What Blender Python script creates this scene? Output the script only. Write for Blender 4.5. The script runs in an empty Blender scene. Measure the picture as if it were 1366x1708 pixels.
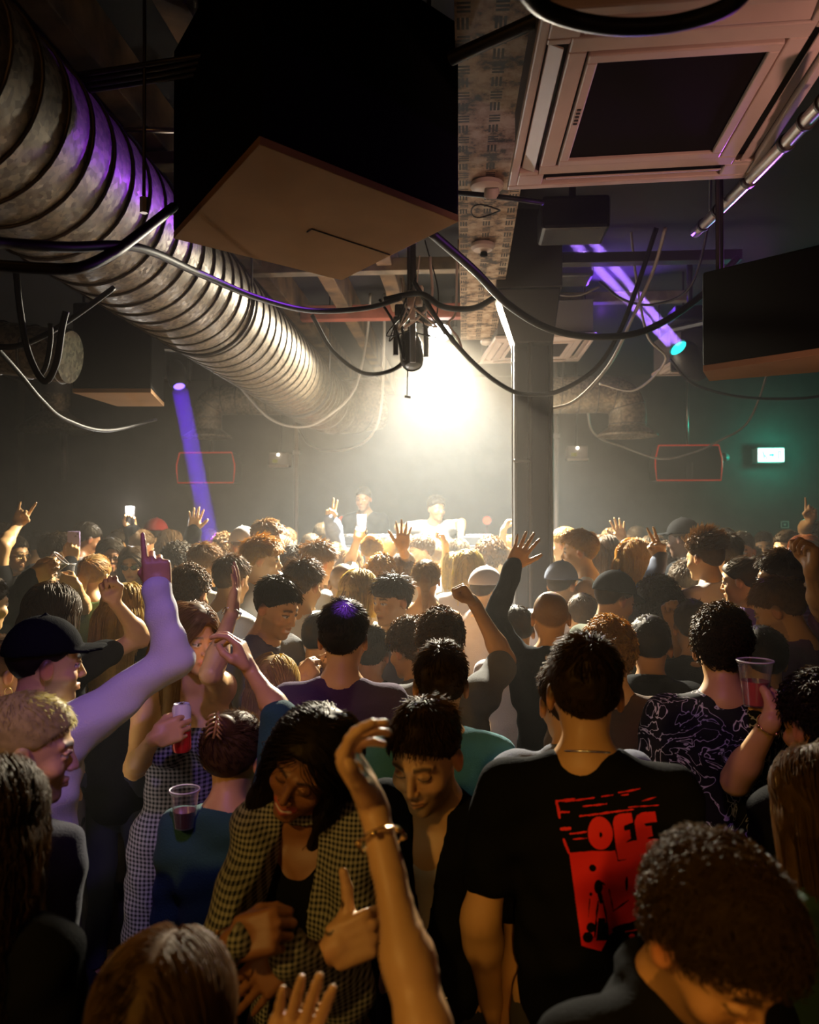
import bpy, math, random
import numpy as np
from mathutils import Vector, Matrix
from mathutils.bvhtree import BVHTree
R = math.radians
scene = bpy.context.scene
col = scene.collection
rng = np.random.default_rng(7)
random.seed(7)

# ------------------------------------------------------------------ camera, view, exposure
FPX, CX, CY = 1350.0, 683.0, 854.0          # focal length in pixels of the 1366 x 1708 frame, principal point
CAMZ = 1.95
YAW, PITCH = math.atan(92 / FPX), math.atan(16 / FPX)
cam_d = bpy.data.cameras.new('camera'); cam = bpy.data.objects.new('camera', cam_d); col.objects.link(cam)
cam_d.sensor_fit = 'VERTICAL'; cam_d.sensor_height = 36.0; cam_d.lens = 36.0 * FPX / 1708.0
cam_d.clip_start = 0.05; cam_d.clip_end = 100
cam.location = (0, 0, CAMZ); cam.rotation_euler = (math.pi / 2 + PITCH, 0, YAW)
cam_d.dof.use_dof = True; cam_d.dof.focus_distance = 3.1; cam_d.dof.aperture_fstop = 3.2
scene.camera = cam
scene.view_settings.view_transform = 'Standard'; scene.view_settings.look = 'None'
scene.view_settings.gamma = 1.0; scene.view_settings.use_curve_mapping = False
scene.view_settings.exposure = 0.0
cy = scene.cycles
cy.use_denoising = True
cy.max_bounces = 5; cy.diffuse_bounces = 2; cy.glossy_bounces = 2; cy.transmission_bounces = 4; cy.volume_bounces = 0
cy.transparent_max_bounces = 8
cy.use_adaptive_sampling = True; cy.adaptive_threshold = 0.03
cy.sample_clamp_indirect = 3.0; cy.sample_clamp_direct = 0.0
cy.caustics_reflective = False; cy.caustics_refractive = False
cy.use_light_tree = True

CAM = np.array((0, 0, CAMZ))
FW = np.array((-math.sin(YAW) * math.cos(PITCH), math.cos(YAW) * math.cos(PITCH), math.sin(PITCH)))
RT = np.array((math.cos(YAW), math.sin(YAW), 0.0))
UP = np.cross(RT, FW)
def ray(px, py): return FW + RT * (px - CX) / FPX - UP * (py - CY) / FPX
def W(px, py, d): return CAM + ray(px, py) * d                     # the place at camera depth d
def WH(px, py, h): r = ray(px, py); return CAM + r * ((h - CAMZ) / r[2])   # the place at height h
def WY(px, py, y): r = ray(px, py); return CAM + r * (y / r[1])
def PX(p):
    v = np.asarray(p) - CAM; d = v @ FW
    return CX + FPX * (v @ RT) / d, CY - FPX * (v @ UP) / d, d

# ------------------------------------------------------------------ world and lights
world = bpy.data.worlds.new('world'); scene.world = world; world.use_nodes = True
world.node_tree.nodes['Background'].inputs['Color'].default_value = (0.010, 0.006, 0.003, 1)
world.node_tree.nodes['Background'].inputs['Strength'].default_value = 0.25

def light(name, kind, loc, target, energy, color, size=0.1, cone=60, blend=0.3, parent=None):
    d = bpy.data.lights.new(name, kind); o = bpy.data.objects.new(name, d); col.objects.link(o)
    d.energy = energy; d.color = color
    if kind in ('POINT', 'SPOT'): d.shadow_soft_size = size
    if kind == 'AREA': d.size = size
    if kind == 'SPOT': d.spot_size = R(cone); d.spot_blend = blend
    o.location = Vector(loc)
    if target is not None:
        o.rotation_euler = (Vector(target) - Vector(loc)).to_track_quat('-Z', 'Y').to_euler()
    return o
STAGE = W(732, 572, 7.0)                                         # the bright white lamp over the front of the stage
light('stage_light', 'SPOT', STAGE, STAGE + np.array((0.0, -1.7, -3.2)), 4500, (1.0, .89, .68), 0.09, 122, 0.7)
light('stage_light', 'SPOT', STAGE + np.array((.03, .0, -.02)), STAGE + np.array((0.0, -0.9, -3.2)), 4600, (.72, .93, 1.0), 0.08, 100, 0.8)
light('stage_light_front', 'SPOT', W(640, 560, 6.6), W(730, 900, 8.0), 650, (1.0, 0.95, 0.88), 0.06, 70, 0.6)
# added warm fill lights standing in for unseen house lighting, no fixtures
light('warm_fill', 'POINT', (2.2, -2.6, 2.4), None, 14, (1.0, 0.50, 0.30), 0.15)
light('warm_fill', 'POINT', (-2.6, -2.2, 1.3), None, 24, (1.0, 0.48, 0.16), 0.15)
light('warm_fill', 'POINT', (-1.05, 1.1, 3.62), None, 1.6, (1.0, 0.45, 0.10), 0.04)  # added under the ceiling to light the joists orange
light('warm_fill_spot', 'SPOT', (-1.5, -0.5, 3.0), W(575, 1400, 1.5), 80, (1.0, 0.56, 0.13), 0.06, 46, 0.8)  # added warm light on the smiling woman and raised forearm, source unseen
light('fill_uplight', 'SPOT', (1.9, 1.2, 2.0), (0.95, 2.9, 3.3), 74, (1.0, .52, .43), 0.1, 56, .8)  # added fill from below to brighten the cassette and the beam
light('warm_fill_spot', 'SPOT', (0.1, -0.9, 2.3), W(1235, 1660, 1.0), 55, (1.0, 0.48, 0.08), 0.05, 22, 0.8)  # added orange light on the bowed curly head, source unseen
# violet and blue moving heads
BEAM = W(1131, 580, 6.2)
def beam(p, q, energy, color, size, spread):
    o = light('beam_head', 'AREA', p, q, energy, color, size); o.data.shape = 'DISK'; o.data.spread = R(spread); return o
for dx in (-14, 12):
    q = W(958 + dx, 386 - dx * .4, 5.5); u = (q - BEAM) / np.linalg.norm(q - BEAM)
    beam(BEAM + u * .05 + RT * dx * .0026, q, 58, (0.33, 0.17, 1.0), .06, 1.2)
LB0, LB1 = W(299, 645, 6.6), W(352, 905, 5.9); u = (LB1 - LB0) / np.linalg.norm(LB1 - LB0)
beam(LB0 + u * .05, LB1, 42, (0.12, 0.012, 1.0), .13, 1.2)
light('violet_wash', 'SPOT', W(700, 395, 5.0), W(130, 280, 2.2), 150, (0.35, 0.06, 1.0), 0.03, 34, 0.8)
light('violet_wash', 'SPOT', (-0.15, 0.25, 3.5), W(215, 1130, 2.35), 130, (0.40, 0.22, 1.0), 0.06, 30, 1.0)
light('violet_wash', 'SPOT', W(1010, 60, 1.2), W(1210, 1230, 2.3), 16, (0.42, 0.10, 1.0), 0.04, 26, 0.9)
light('violet_wash', 'SPOT', (-.12, .6, 3.4), W(574, 980, 2.62), 14000, (0.16, 0.05, 1.0), 0.012, 1.7, 0.6)
light('violet_wash', 'SPOT', W(1000, 520, 6.8), W(1040, 430, 6.0), 60, (0.2, 0.06, 1.0), 0.04, 120, 0.6)
light('magenta_wash', 'SPOT', W(1290, 470, 4.0), W(1000, 250, 2.9), 34, (0.6, 0.12, 1.0), 0.05, 60, 0.8)

# ------------------------------------------------------------------ materials
MATS = {}
def mat(name, color=(.5, .5, .5), rough=.6, metal=0.0, emit=None, strength=0.0, spec=.5, bump=0.0, bscale=60.0, var=0.0, vscale=8.0, alpha=None, coat=0.0, sheen=0.0):
    if name in MATS: return MATS[name]
    m = bpy.data.materials.new(name); m.use_nodes = True; nt = m.node_tree; b = nt.nodes['Principled BSDF']
    b.inputs['Base Color'].default_value = (*color, 1); b.inputs['Roughness'].default_value = rough
    b.inputs['Metallic'].default_value = metal; b.inputs['Specular IOR Level'].default_value = spec
    b.inputs['Coat Weight'].default_value = coat; b.inputs['Sheen Weight'].default_value = sheen
    if emit: b.inputs['Emission Color'].default_value = (*emit, 1); b.inputs['Emission Strength'].default_value = strength
    if bump or var:
        tc = nt.nodes.new('ShaderNodeTexCoord'); n = nt.nodes.new('ShaderNodeTexNoise')
        n.inputs['Scale'].default_value = bscale; n.inputs['Detail'].default_value = 4
        nt.links.new(tc.outputs['Object'], n.inputs['Vector'])
        if bump:
            bp = nt.nodes.new('ShaderNodeBump'); bp.inputs['Strength'].default_value = bump; bp.inputs['Distance'].default_value = .01
            nt.links.new(n.outputs['Fac'], bp.inputs['Height']); nt.links.new(bp.outputs['Normal'], b.inputs['Normal'])
        if var:
            n2 = nt.nodes.new('ShaderNodeTexNoise'); n2.inputs['Scale'].default_value = vscale; n2.inputs['Detail'].default_value = 6
            nt.links.new(tc.outputs['Object'], n2.inputs['Vector'])
            r = nt.nodes.new('ShaderNodeValToRGB'); r.color_ramp.elements[0].position = .35; r.color_ramp.elements[1].position = .68
            r.color_ramp.elements[0].color = (*[c * (1 - var) for c in color], 1); r.color_ramp.elements[1].color = (*[min(1, c * (1 + var * .6)) for c in color], 1)
            nt.links.new(n2.outputs['Fac'], r.inputs['Fac']); nt.links.new(r.outputs['Color'], b.inputs['Base Color'])
    MATS[name] = m
    return m

def emat(name, color, strength):
    if name in MATS: return MATS[name]
    m = bpy.data.materials.new(name); m.use_nodes = True; nt = m.node_tree; nt.nodes.clear()
    e = nt.nodes.new('ShaderNodeEmission'); e.inputs['Color'].default_value = (*color, 1); e.inputs['Strength'].default_value = strength
    o = nt.nodes.new('ShaderNodeOutputMaterial'); nt.links.new(e.outputs[0], o.inputs['Surface'])
    MATS[name] = m; return m

def pattern_mat(name, build):
    if name in MATS: return MATS[name]
    m = bpy.data.materials.new(name); m.use_nodes = True; nt = m.node_tree; b = nt.nodes['Principled BSDF']
    b.inputs['Roughness'].default_value = .8; b.inputs['Specular IOR Level'].default_value = .2
    tc = nt.nodes.new('ShaderNodeTexCoord')
    build(nt, b, tc); MATS[name] = m; return m

def clear_mat():
    if 'clear_plastic' in MATS: return MATS['clear_plastic']
    m = bpy.data.materials.new('clear_plastic'); m.use_nodes = True; nt = m.node_tree; nt.nodes.clear()
    t = nt.nodes.new('ShaderNodeBsdfTransparent'); t.inputs['Color'].default_value = (.93, .93, .93, 1)
    g = nt.nodes.new('ShaderNodeBsdfGlossy'); g.inputs['Roughness'].default_value = .12
    d = nt.nodes.new('ShaderNodeBsdfDiffuse'); d.inputs['Color'].default_value = (.9, .9, .9, 1)
    f = nt.nodes.new('ShaderNodeLayerWeight'); f.inputs['Blend'].default_value = .35
    a = nt.nodes.new('ShaderNodeMixShader'); a.inputs[0].default_value = .25; nt.links.new(g.outputs[0], a.inputs[1]); nt.links.new(d.outputs[0], a.inputs[2])
    x = nt.nodes.new('ShaderNodeMixShader'); nt.links.new(f.outputs['Facing'], x.inputs[0]); nt.links.new(t.outputs[0], x.inputs[1]); nt.links.new(a.outputs[0], x.inputs[2])
    o = nt.nodes.new('ShaderNodeOutputMaterial'); nt.links.new(x.outputs[0], o.inputs['Surface'])
    MATS['clear_plastic'] = m; return m

# ------------------------------------------------------------------ mesh helpers
class MB:
    """collects boxes, tubes, lathes; build() links them as one mesh object"""
    def __init__(s): s.v = []; s.f = []; s.n = 0
    def add(s, v, f):
        v = np.asarray(v, float).reshape(-1, 3)
        s.v.append(v); s.f += [tuple(int(i) + s.n for i in q) for q in f]; s.n += len(v); return s
    def hexa(s, lo4, hi4):
        v = list(lo4) + list(hi4)
        return s.add(v, [(3, 2, 1, 0), (4, 5, 6, 7), (0, 1, 5, 4), (1, 2, 6, 5), (2, 3, 7, 6), (3, 0, 4, 7)])
    def box(s, c, h, M=None):
        M = np.eye(3) if M is None else np.asarray(M)     # rows are the axes
        c = np.asarray(c, float); h = np.asarray(h, float)
        q = [(-1, -1), (1, -1), (1, 1), (-1, 1)]
        P = lambda z: [c + (np.array((a, b, z)) * h) @ M for a, b in q]
        return s.hexa(P(-1), P(1))
    def tube(s, pts, r, sides=8, cap=True):
        pts = np.asarray(pts, float); n = len(pts); r = np.broadcast_to(np.asarray(r, float), (n,))
        t = np.gradient(pts, axis=0); t /= np.linalg.norm(t, axis=1)[:, None] + 1e-12
        u = np.cross(t[0], (0, 0, 1.0))
        if np.linalg.norm(u) < .1: u = np.cross(t[0], (1.0, 0, 0))
        u /= np.linalg.norm(u); V = []
        for i in range(n):
            u = u - t[i] * (u @ t[i]); u /= np.linalg.norm(u) + 1e-12; w = np.cross(t[i], u)
            a = np.arange(sides) * 2 * math.pi / sides
            V.append(pts[i] + r[i] * (np.cos(a)[:, None] * u + np.sin(a)[:, None] * w))
        F = [(i * sides + j, i * sides + (j + 1) % sides, (i + 1) * sides + (j + 1) % sides, (i + 1) * sides + j) for i in range(n - 1) for j in range(sides)]
        if cap: F += [tuple(range(sides))[::-1], tuple((n - 1) * sides + j for j in range(sides))]
        return s.add(np.concatenate(V), F)
    def cyl(s, a, b, r, sides=16, r2=None):
        return s.tube([a, b], [r, r if r2 is None else r2], sides)
    def lathe(s, prof, c, M=None, sides=24):
        M = np.eye(3) if M is None else np.asarray(M); a = np.arange(sides) * 2 * math.pi / sides; V = []
        for r, z in prof: V.append(np.stack([r * np.cos(a), r * np.sin(a), np.full(sides, z)], 1) @ M + np.asarray(c))
        n = len(prof)
        F = [(i * sides + j, i * sides + (j + 1) % sides, (i + 1) * sides + (j + 1) % sides, (i + 1) * sides + j) for i in range(n - 1) for j in range(sides)]
        return s.add(np.concatenate(V), F)
    def build(s, name, m, parent=None, smooth=False, bevel=0.0, loc=None, sharp=None):
        me = bpy.data.meshes.new(name)
        v = np.concatenate(s.v)
        if parent is not None: v = v - np.array(parent_loc(parent))
        elif loc is not None: v = v - np.asarray(loc)
        me.from_pydata(v.tolist(), [], s.f); me.update()
        o = bpy.data.objects.new(name, me); col.objects.link(o); me.materials.append(m)
        if parent is not None: o.parent = parent
        elif loc is not None: o.location = Vector(loc)
        if smooth:
            me.polygons.foreach_set('use_smooth', np.ones(len(me.polygons), bool))
            if sharp: me.set_sharp_from_angle(angle=R(sharp))
        if bevel:
            b = o.modifiers.new('bevel', 'BEVEL'); b.width = bevel; b.segments = 2; b.limit_method = 'ANGLE'
        return o

def parent_loc(o):
    p = Vector((0, 0, 0))
    while o is not None: p = p + o.location; o = o.parent
    return p
def tag(o, label, cat, group=None, kind=None):
    if label: o['label'] = label
    if cat: o['category'] = cat
    if group: o['group'] = group
    if kind: o['kind'] = kind
    return o
def thing(name, loc, label, cat, group=None):
    o = bpy.data.objects.new(name, None); col.objects.link(o); o.location = Vector(loc); o.empty_display_size = .1
    bpy.context.view_layer.update()
    return tag(o, label, cat, group)
def struct(o, label=None): o['kind'] = 'structure'; o['label'] = label or o.name.replace('_', ' ') + ' of the dark club room'; o['category'] = 'room'; return o
def smooth_path(pts, n=10):
    P = np.asarray(pts, float); P = np.vstack([2 * P[0] - P[1], P, 2 * P[-1] - P[-2]]); out = []
    for i in range(1, len(P) - 2):
        for t in np.linspace(0, 1, n, endpoint=False):
            a, b, c, d = P[i - 1:i + 3]
            out.append(.5 * (2 * b + (c - a) * t + (2 * a - 5 * b + 4 * c - d) * t * t + (3 * b - a - 3 * c + d) * t ** 3))
    out.append(P[-2]); return np.array(out)
def basis(z, hint=(0, 0, 1)):
    z = np.asarray(z, float); z = z / np.linalg.norm(z); x = np.cross(hint, z)
    if np.linalg.norm(x) < 1e-4: x = np.cross((1, 0, 0), z)
    x /= np.linalg.norm(x); return np.array([x, np.cross(z, x), z])
# ------------------------------------------------------------------ the room
HC, YB, XL, XR, YF = 3.95, 11.2, -6.4, 6.2, -3.6                   # ceiling height, back wall, side walls, wall behind the camera
m_wall = mat('black_painted_brick', (.035, .026, .02), .85, bump=.25, bscale=9, var=.35, vscale=3)
m_floor = mat('worn_dark_floor', (.03, .027, .025), .55, var=.4, vscale=2)
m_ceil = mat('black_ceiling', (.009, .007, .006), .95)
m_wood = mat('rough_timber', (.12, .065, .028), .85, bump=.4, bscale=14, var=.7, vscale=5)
struct(MB().box((0, (YB + YF) / 2, -.05), ((XR - XL) / 2, (YB - YF) / 2, .05)).build('floor', m_floor))
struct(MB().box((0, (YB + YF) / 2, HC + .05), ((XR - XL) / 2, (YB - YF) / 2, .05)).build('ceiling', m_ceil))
struct(MB().box((0, YB + .05, HC / 2), ((XR - XL) / 2, .05, HC / 2)).build('wall_back', m_wall))
struct(MB().box((XL - .05, (YB + YF) / 2, HC / 2), (.05, (YB - YF) / 2, HC / 2)).build('wall_left', m_wall))
struct(MB().box((XR + .05, (YB + YF) / 2, HC / 2), (.05, (YB - YF) / 2, HC / 2)).build('wall_right', m_wall))
struct(MB().box((0, YF - .05, HC / 2), ((XR - XL) / 2, .05, HC / 2)).build('wall_front', m_wall))
# haze of the smoke machine, beyond the front rows
hz = bpy.data.materials.new('haze'); hz.use_nodes = True; nt = hz.node_tree; nt.nodes.clear()
vs = nt.nodes.new('ShaderNodeVolumeScatter'); vs.inputs['Color'].default_value = (1.0, .92, .82, 1)
vs.inputs['Density'].default_value = .0098; vs.inputs['Anisotropy'].default_value = .3
o_ = nt.nodes.new('ShaderNodeOutputMaterial'); nt.links.new(vs.outputs[0], o_.inputs['Volume'])
hb = MB().box((0, (11.4 + 2.35) / 2, 2.0), (6.6, (11.4 - 2.35) / 2, 2.1)).build('haze', hz)
tag(hb, 'pale smoke haze filling the room in front of the stage lamp', 'haze', kind='stuff')

# joists along the room, cross members
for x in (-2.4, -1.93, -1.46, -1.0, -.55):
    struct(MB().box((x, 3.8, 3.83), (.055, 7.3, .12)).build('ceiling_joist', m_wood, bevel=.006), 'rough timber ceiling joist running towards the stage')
m_lath = mat('pale_batten', (.22, .17, .12), .8, var=.5, vscale=6)
m_redb = mat('red_oxide_steel', (.32, .08, .05), .6, var=.3)
m_dks = mat('dark_steel', (.05, .045, .045), .45, .6)
def cross(px0, px1, py, h, half, m, label):
    a = WH(px0, py, h); b = WH(px1, py, h); y = (a[1] + b[1]) / 2
    return struct(MB().box(((a[0] + b[0]) / 2, y, h), (abs(b[0] - a[0]) / 2, .05, half)).build('ceiling_crosspiece', m, bevel=.005), label)
cross(372, 766, 446, 3.72, .045, m_lath, 'pale timber crosspiece under the joists beside the steel beam')
cross(208, 345, 270, 3.66, .03, m_lath, 'pale batten crosspiece behind the duct hanger rod')
cross(500, 842, 521, 3.72, .06, m_redb, 'rust red steel crosspiece behind the hanging lamp cluster')
cross(838, 1230, 432, 3.74, .035, m_dks, 'dark steel crosspiece crossed by the twin violet beams')
cross(930, 1150, 497, 3.74, .04, m_lath, 'pale crosspiece lit violet under the twin beams')

# perforated steel beam overhead
H_B = 3.50; hb_ = H_B - CAMZ
xl, xr = -.030, .262
def perf(nt, b, tc):
    mp = nt.nodes.new('ShaderNodeSeparateXYZ'); nt.links.new(tc.outputs['Object'], mp.inputs[0])
    def math_(op, a, bb=None, c=None):
        n = nt.nodes.new('ShaderNodeMath'); n.operation = op
        for i, q in enumerate((a, bb, c)):
            if q is None: continue
            if isinstance(q, (int, float)): n.inputs[i].default_value = q
            else: nt.links.new(q, n.inputs[i])
        return n.outputs[0]
    X, Y = mp.outputs['X'], mp.outputs['Y']
    n1 = nt.nodes.new('ShaderNodeTexNoise'); n1.inputs['Scale'].default_value = 9; n1.inputs['Detail'].default_value = 8; n1.inputs['Roughness'].default_value = .7
    nt.links.new(tc.outputs['Object'], n1.inputs['Vector'])
    r = nt.nodes.new('ShaderNodeValToRGB'); e = r.color_ramp.elements
    e[0].position = .41; e[0].color = (.02, .012, .008, 1); e[1].position = .58; e[1].color = (.46, .34, .23, 1)
    q = e.new(.47); q.color = (.26, .16, .095, 1)
    nt.links.new(n1.outputs['Fac'], r.inputs['Fac'])
    # three rows of slots, in blocks of alternating direction
    cell = math_('FRACT', math_('MULTIPLY', Y, 1 / .17))
    blk = math_('GREATER_THAN', cell, .5)                        # which block
    sub = math_('FRACT', math_('MULTIPLY', cell, 2.0))
    inb = math_('MULTIPLY', math_('GREATER_THAN', sub, .14), math_('LESS_THAN', sub, .86))
    rows = None
    for x0 in (.028, .146, .264):
        dx = math_('ABSOLUTE', math_('SUBTRACT', X, x0))
        inx = math_('LESS_THAN', dx, .021)
        sx = math_('LESS_THAN', math_('FRACT', math_('MULTIPLY_ADD', math_('SUBTRACT', X, x0), 1 / .014, .5)), .62)    # bars along the beam
        sy = math_('LESS_THAN', math_('FRACT', math_('MULTIPLY', sub, 4.2)), .6)                                         # bars across it
        pick = math_('ADD', math_('MULTIPLY', blk, sx), math_('MULTIPLY', math_('SUBTRACT', 1, blk), sy))
        k = math_('MULTIPLY', math_('MULTIPLY', inx, inb), pick)
        rows = k if rows is None else math_('MAXIMUM', rows, k)
    mx = nt.nodes.new('ShaderNodeMix'); mx.data_type = 'RGBA'
    nt.links.new(rows, mx.inputs['Factor']); nt.links.new(r.outputs['Color'], mx.inputs['A']); mx.inputs['B'].default_value = (.008, .006, .005, 1)
    nt.links.new(mx.outputs['Result'], b.inputs['Base Color']); b.inputs['Roughness'].default_value = .6
m_perf = pattern_mat('perforated_stained_steel', perf)
bm_ = MB().box(((xl + xr) / 2, 3.75, H_B + .14), ((xr - xl) / 2, 3.15, .14)).build('ceiling_beam', m_perf, loc=(xl, 0.0, H_B))
struct(bm_, 'stained perforated steel beam running overhead towards the stage lamp')
m_cream = mat('cream_plastic', (.72, .60, .50), .45)
m_black = mat('matt_black', (.0035, .0033, .0033), .85, spec=.05)
m_blk2 = mat('satin_black', (.012, .011, .011), .4)
m_cable = mat('black_rubber', (.008, .007, .007), .5, spec=.3)
m_chrome = mat('worn_chrome', (.55, .5, .45), .3, .9)
def ceiling_disc(px, py, r, label, name='smoke_detector', m=None):
    p = WH(px, py, H_B); m = m or m_cream
    t = thing(name, p, label, 'detector')
    MB().lathe([(0, 0), (r * .7, 0), (r, -.012), (r, -.03), (r * .8, -.045), (r * .3, -.05), (0, -.05)][::-1], p).build('housing', m, t, True, sharp=40)
    MB().lathe([(0, -.052), (r * .28, -.056), (r * .32, -.075), (r * .12, -.082), (0, -.082)][::-1], p + np.array((r * .1, 0, 0)), sides=14).build('sensor', m_black, t, True)
ceiling_disc(812, 302, .075, 'stained cream ceiling disc at the far end of the beam stain, nearest the air conditioner')
ceiling_disc(805, 404, .066, 'white round ceiling disc with dark centre, halfway along the beam')
ceiling_disc(815, 566, .07, 'small pale ceiling disc at the stage end of the beam')
p = WH(820, 326, 3.36); t = thing('wall_button', p, 'small round white cap on the cable crossing under the beam', 'fitting')
MB().lathe([(0, .03), (.03, .03), (.036, .0), (.03, -.012), (0, -.012)], p, basis((0, -.5, 1)), 18).build('cap', m_cream, t, True, sharp=40)
tag(MB().tube(smooth_path([W(764, 322, 3.6), W(810, 326, 3.5), W(862, 332, 3.5), W(905, 338, 3.6)]), .012).build('cable', m_cable, smooth=True), 'black cable crossing under the beam with a round white cap on it', 'cable')
a = np.linspace(0, 2 * math.pi, 30); p = WH(810, 352, 3.47)
tag(MB().tube([p + np.array((.07 * math.cos(k), .07 * math.sin(k), .01 * math.sin(2 * k))) for k in a], .004, 6).build('wire_loop', m_cable, smooth=True), 'thin wire ring hanging under the beam between two round discs', 'wire')

# steel column: H section with a splayed head
yc = 5.35; pc = WY(888, 870, yc); xc = pc[0]
m_col = mat('brown_black_painted_steel', (.05, .04, .034), .42, .2)
mb = MB(); w, dp, tw = .125, .12, .02
for sx in (-1, 1): mb.box((xc + sx * (w - tw / 2), yc, 1.72), (tw / 2, dp, 1.72))
mb.box((xc - .01, yc, 1.72), (w, .012, 1.72)); mb.box((xc - .052 + .03, yc - dp + .03, 1.62), (.012, .03, 1.62))
mb.hexa([(xc - w, yc - dp, 3.1), (xc + w, yc - dp, 3.1), (xc + w, yc + dp, 3.1), (xc - w, yc + dp, 3.1)], [(xc - .24, yc - .16, 3.44), (xc + .17, yc - .16, 3.44), (xc + .17, yc + .16, 3.44), (xc - .24, yc + .16, 3.44)])
mb.box((xc - .03, yc, 3.70), (.21, .16, .255))
for z in (2.34, 1.3): mb.box((xc - .075, yc - dp - .006, z), (.055, .008, .012))
struct(mb.build('column', m_col, bevel=.008), 'tall dark steel column standing in the crowd under the ceiling')

# ------------------------------------------------------------------ ducts
def steel_mat():
    m = bpy.data.materials.new('galvanised_steel'); m.use_nodes = True; nt = m.node_tree; b = nt.nodes['Principled BSDF']
    tc = nt.nodes.new('ShaderNodeTexCoord'); v = nt.nodes.new('ShaderNodeTexVoronoi'); v.inputs['Scale'].default_value = 55
    nt.links.new(tc.outputs['Object'], v.inputs['Vector'])
    n = nt.nodes.new('ShaderNodeTexNoise'); n.inputs['Scale'].default_value = 7; n.inputs['Detail'].default_value = 8; nt.links.new(tc.outputs['Object'], n.inputs['Vector'])
    mul = nt.nodes.new('ShaderNodeMath'); mul.operation = 'MULTIPLY'
    sp = nt.nodes.new('ShaderNodeSeparateColor'); nt.links.new(v.outputs['Color'], sp.inputs[0])
    nt.links.new(sp.outputs[0], mul.inputs[0]); nt.links.new(n.outputs['Fac'], mul.inputs[1])
    r = nt.nodes.new('ShaderNodeValToRGB'); e = r.color_ramp.elements
    e[0].position = .1; e[0].color = (.13, .10, .07, 1); e[1].position = .5; e[1].color = (.28, .225, .155, 1)
    nt.links.new(mul.outputs[0], r.inputs['Fac']); nt.links.new(r.outputs['Color'], b.inputs['Base Color'])
    b.inputs['Metallic'].default_value = .55
    r2 = nt.nodes.new('ShaderNodeMapRange'); r2.inputs['To Min'].default_value = .42; r2.inputs['To Max'].default_value = .62
    nt.links.new(sp.outputs[1], r2.inputs['Value']); nt.links.new(r2.outputs[0], b.inputs['Roughness'])
    return m
m_steel = steel_mat(); m_seam = mat('dark_duct_seam', (.10, .085, .07), .5, .6)
def duct_pipe(path, r, rib=.15, name='pipe', parent=None, sides=40, m=None, ribr=.007):
    P = np.asarray(path, float); MB().tube(P, r, sides, True).build(name, m or m_steel, parent, True, sharp=50)
    L = np.concatenate([[0], np.cumsum(np.linalg.norm(np.diff(P, axis=0), axis=1))]); s = MB()
    if rib:
        for q in np.arange(rib, L[-1], rib):
            i = min(np.searchsorted(L, q) - 1, len(P) - 2); f = (q - L[i]) / (L[i + 1] - L[i]); c = P[i] * (1 - f) + P[i + 1] * f
            B = basis(P[i + 1] - P[i], (0, .01, 1)); tl = .06 * r
            a = np.linspace(0, 2 * math.pi, 41)
            s.tube([c + (r + .002) * (math.cos(k) * B[0] + math.sin(k) * B[1]) + B[2] * tl * math.sin(k) for k in a], ribr, 4, False)
        s.build('seam', m_seam, parent, True)
DX, DH, DR = -1.47, 3.18, .30
t = thing('ventilation_duct', (DX, 4.5, DH), 'large spiral galvanised steel duct running along the ceiling to the stage', 'duct')
duct_pipe([(DX, y, DH) for y in np.linspace(.3, 7.75, 12)], DR, .155, 'pipe', t, 56)
duct_pipe([(DX, 7.75, DH), (DX, 8.25, DH), (DX + .05, 8.5, DH), (DX + .14, 8.72, DH + .02), (DX + .28, 8.9, DH + .05), (DX + .5, 9.0, DH + .1)], DR * .985, .4, 'elbow', t, 48)
for y in (1.65, 4.4, 7.0):
    s = MB()
    for k in (-1, 1): s.cyl((DX + k * DR * .98, y, DH), (DX + k * DR * .98, y, HC), .007, 8)
    a = np.linspace(0, math.pi, 24); s.tube([(DX - (DR + .006) * math.cos(k), y, DH - (DR + .006) * math.sin(k)) for k in a], .009, 6)
    s.build('hanger', m_dks, t, True)
# cross ducts with downturned outlets
def elbow_duct(run, down_to, r, label, flange):
    P = smooth_path(run, 8); t = thing('ventilation_duct', P[0], label, 'duct')
    duct_pipe(P, r, .16, 'pipe', t, 32, ribr=.005)
    c = P[-1]; B = np.eye(3)
    q = (P[0] + P[8]) / 2; MB().cyl(q, (q[0], q[1], HC + .01), .01, 8).build('hanger', m_dks, t)
    MB().lathe([(r * .98, .05), (r * 1.02, .0), (flange, -.07), (flange, -.085), (r * .9, -.06), (0, -.03)], c, B, 32).build('outlet', m_steel, t, True, sharp=40)
    return t
yl = 8.6
p1, p2 = WY(520, 668, yl), WY(346, 668, yl)
c_ = WY(346, 722, yl)
elbow_duct([p1, (p1 + p2) / 2, p2 + np.array((.22, 0, .0)), p2 + np.array((.06, 0, -.03)), (c_[0], yl, p2[2] - .16), c_ + np.array((0, 0, .03))], c_, .155, 'slim steel duct bending down beside the violet beam', .26)
yr = 7.4
p1, p2 = WY(905, 660, yr), WY(1046, 658, yr); c_ = WY(1046, 718, yr)
elbow_duct([p1, (p1 + p2) / 2, p2 + np.array((-.22, 0, .0)), p2 + np.array((-.06, 0, -.03)), (c_[0], yr, p2[2] - .15), c_ + np.array((0, 0, .03))], c_, .165, 'steel elbow duct opening downward behind the column', .27)
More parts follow.
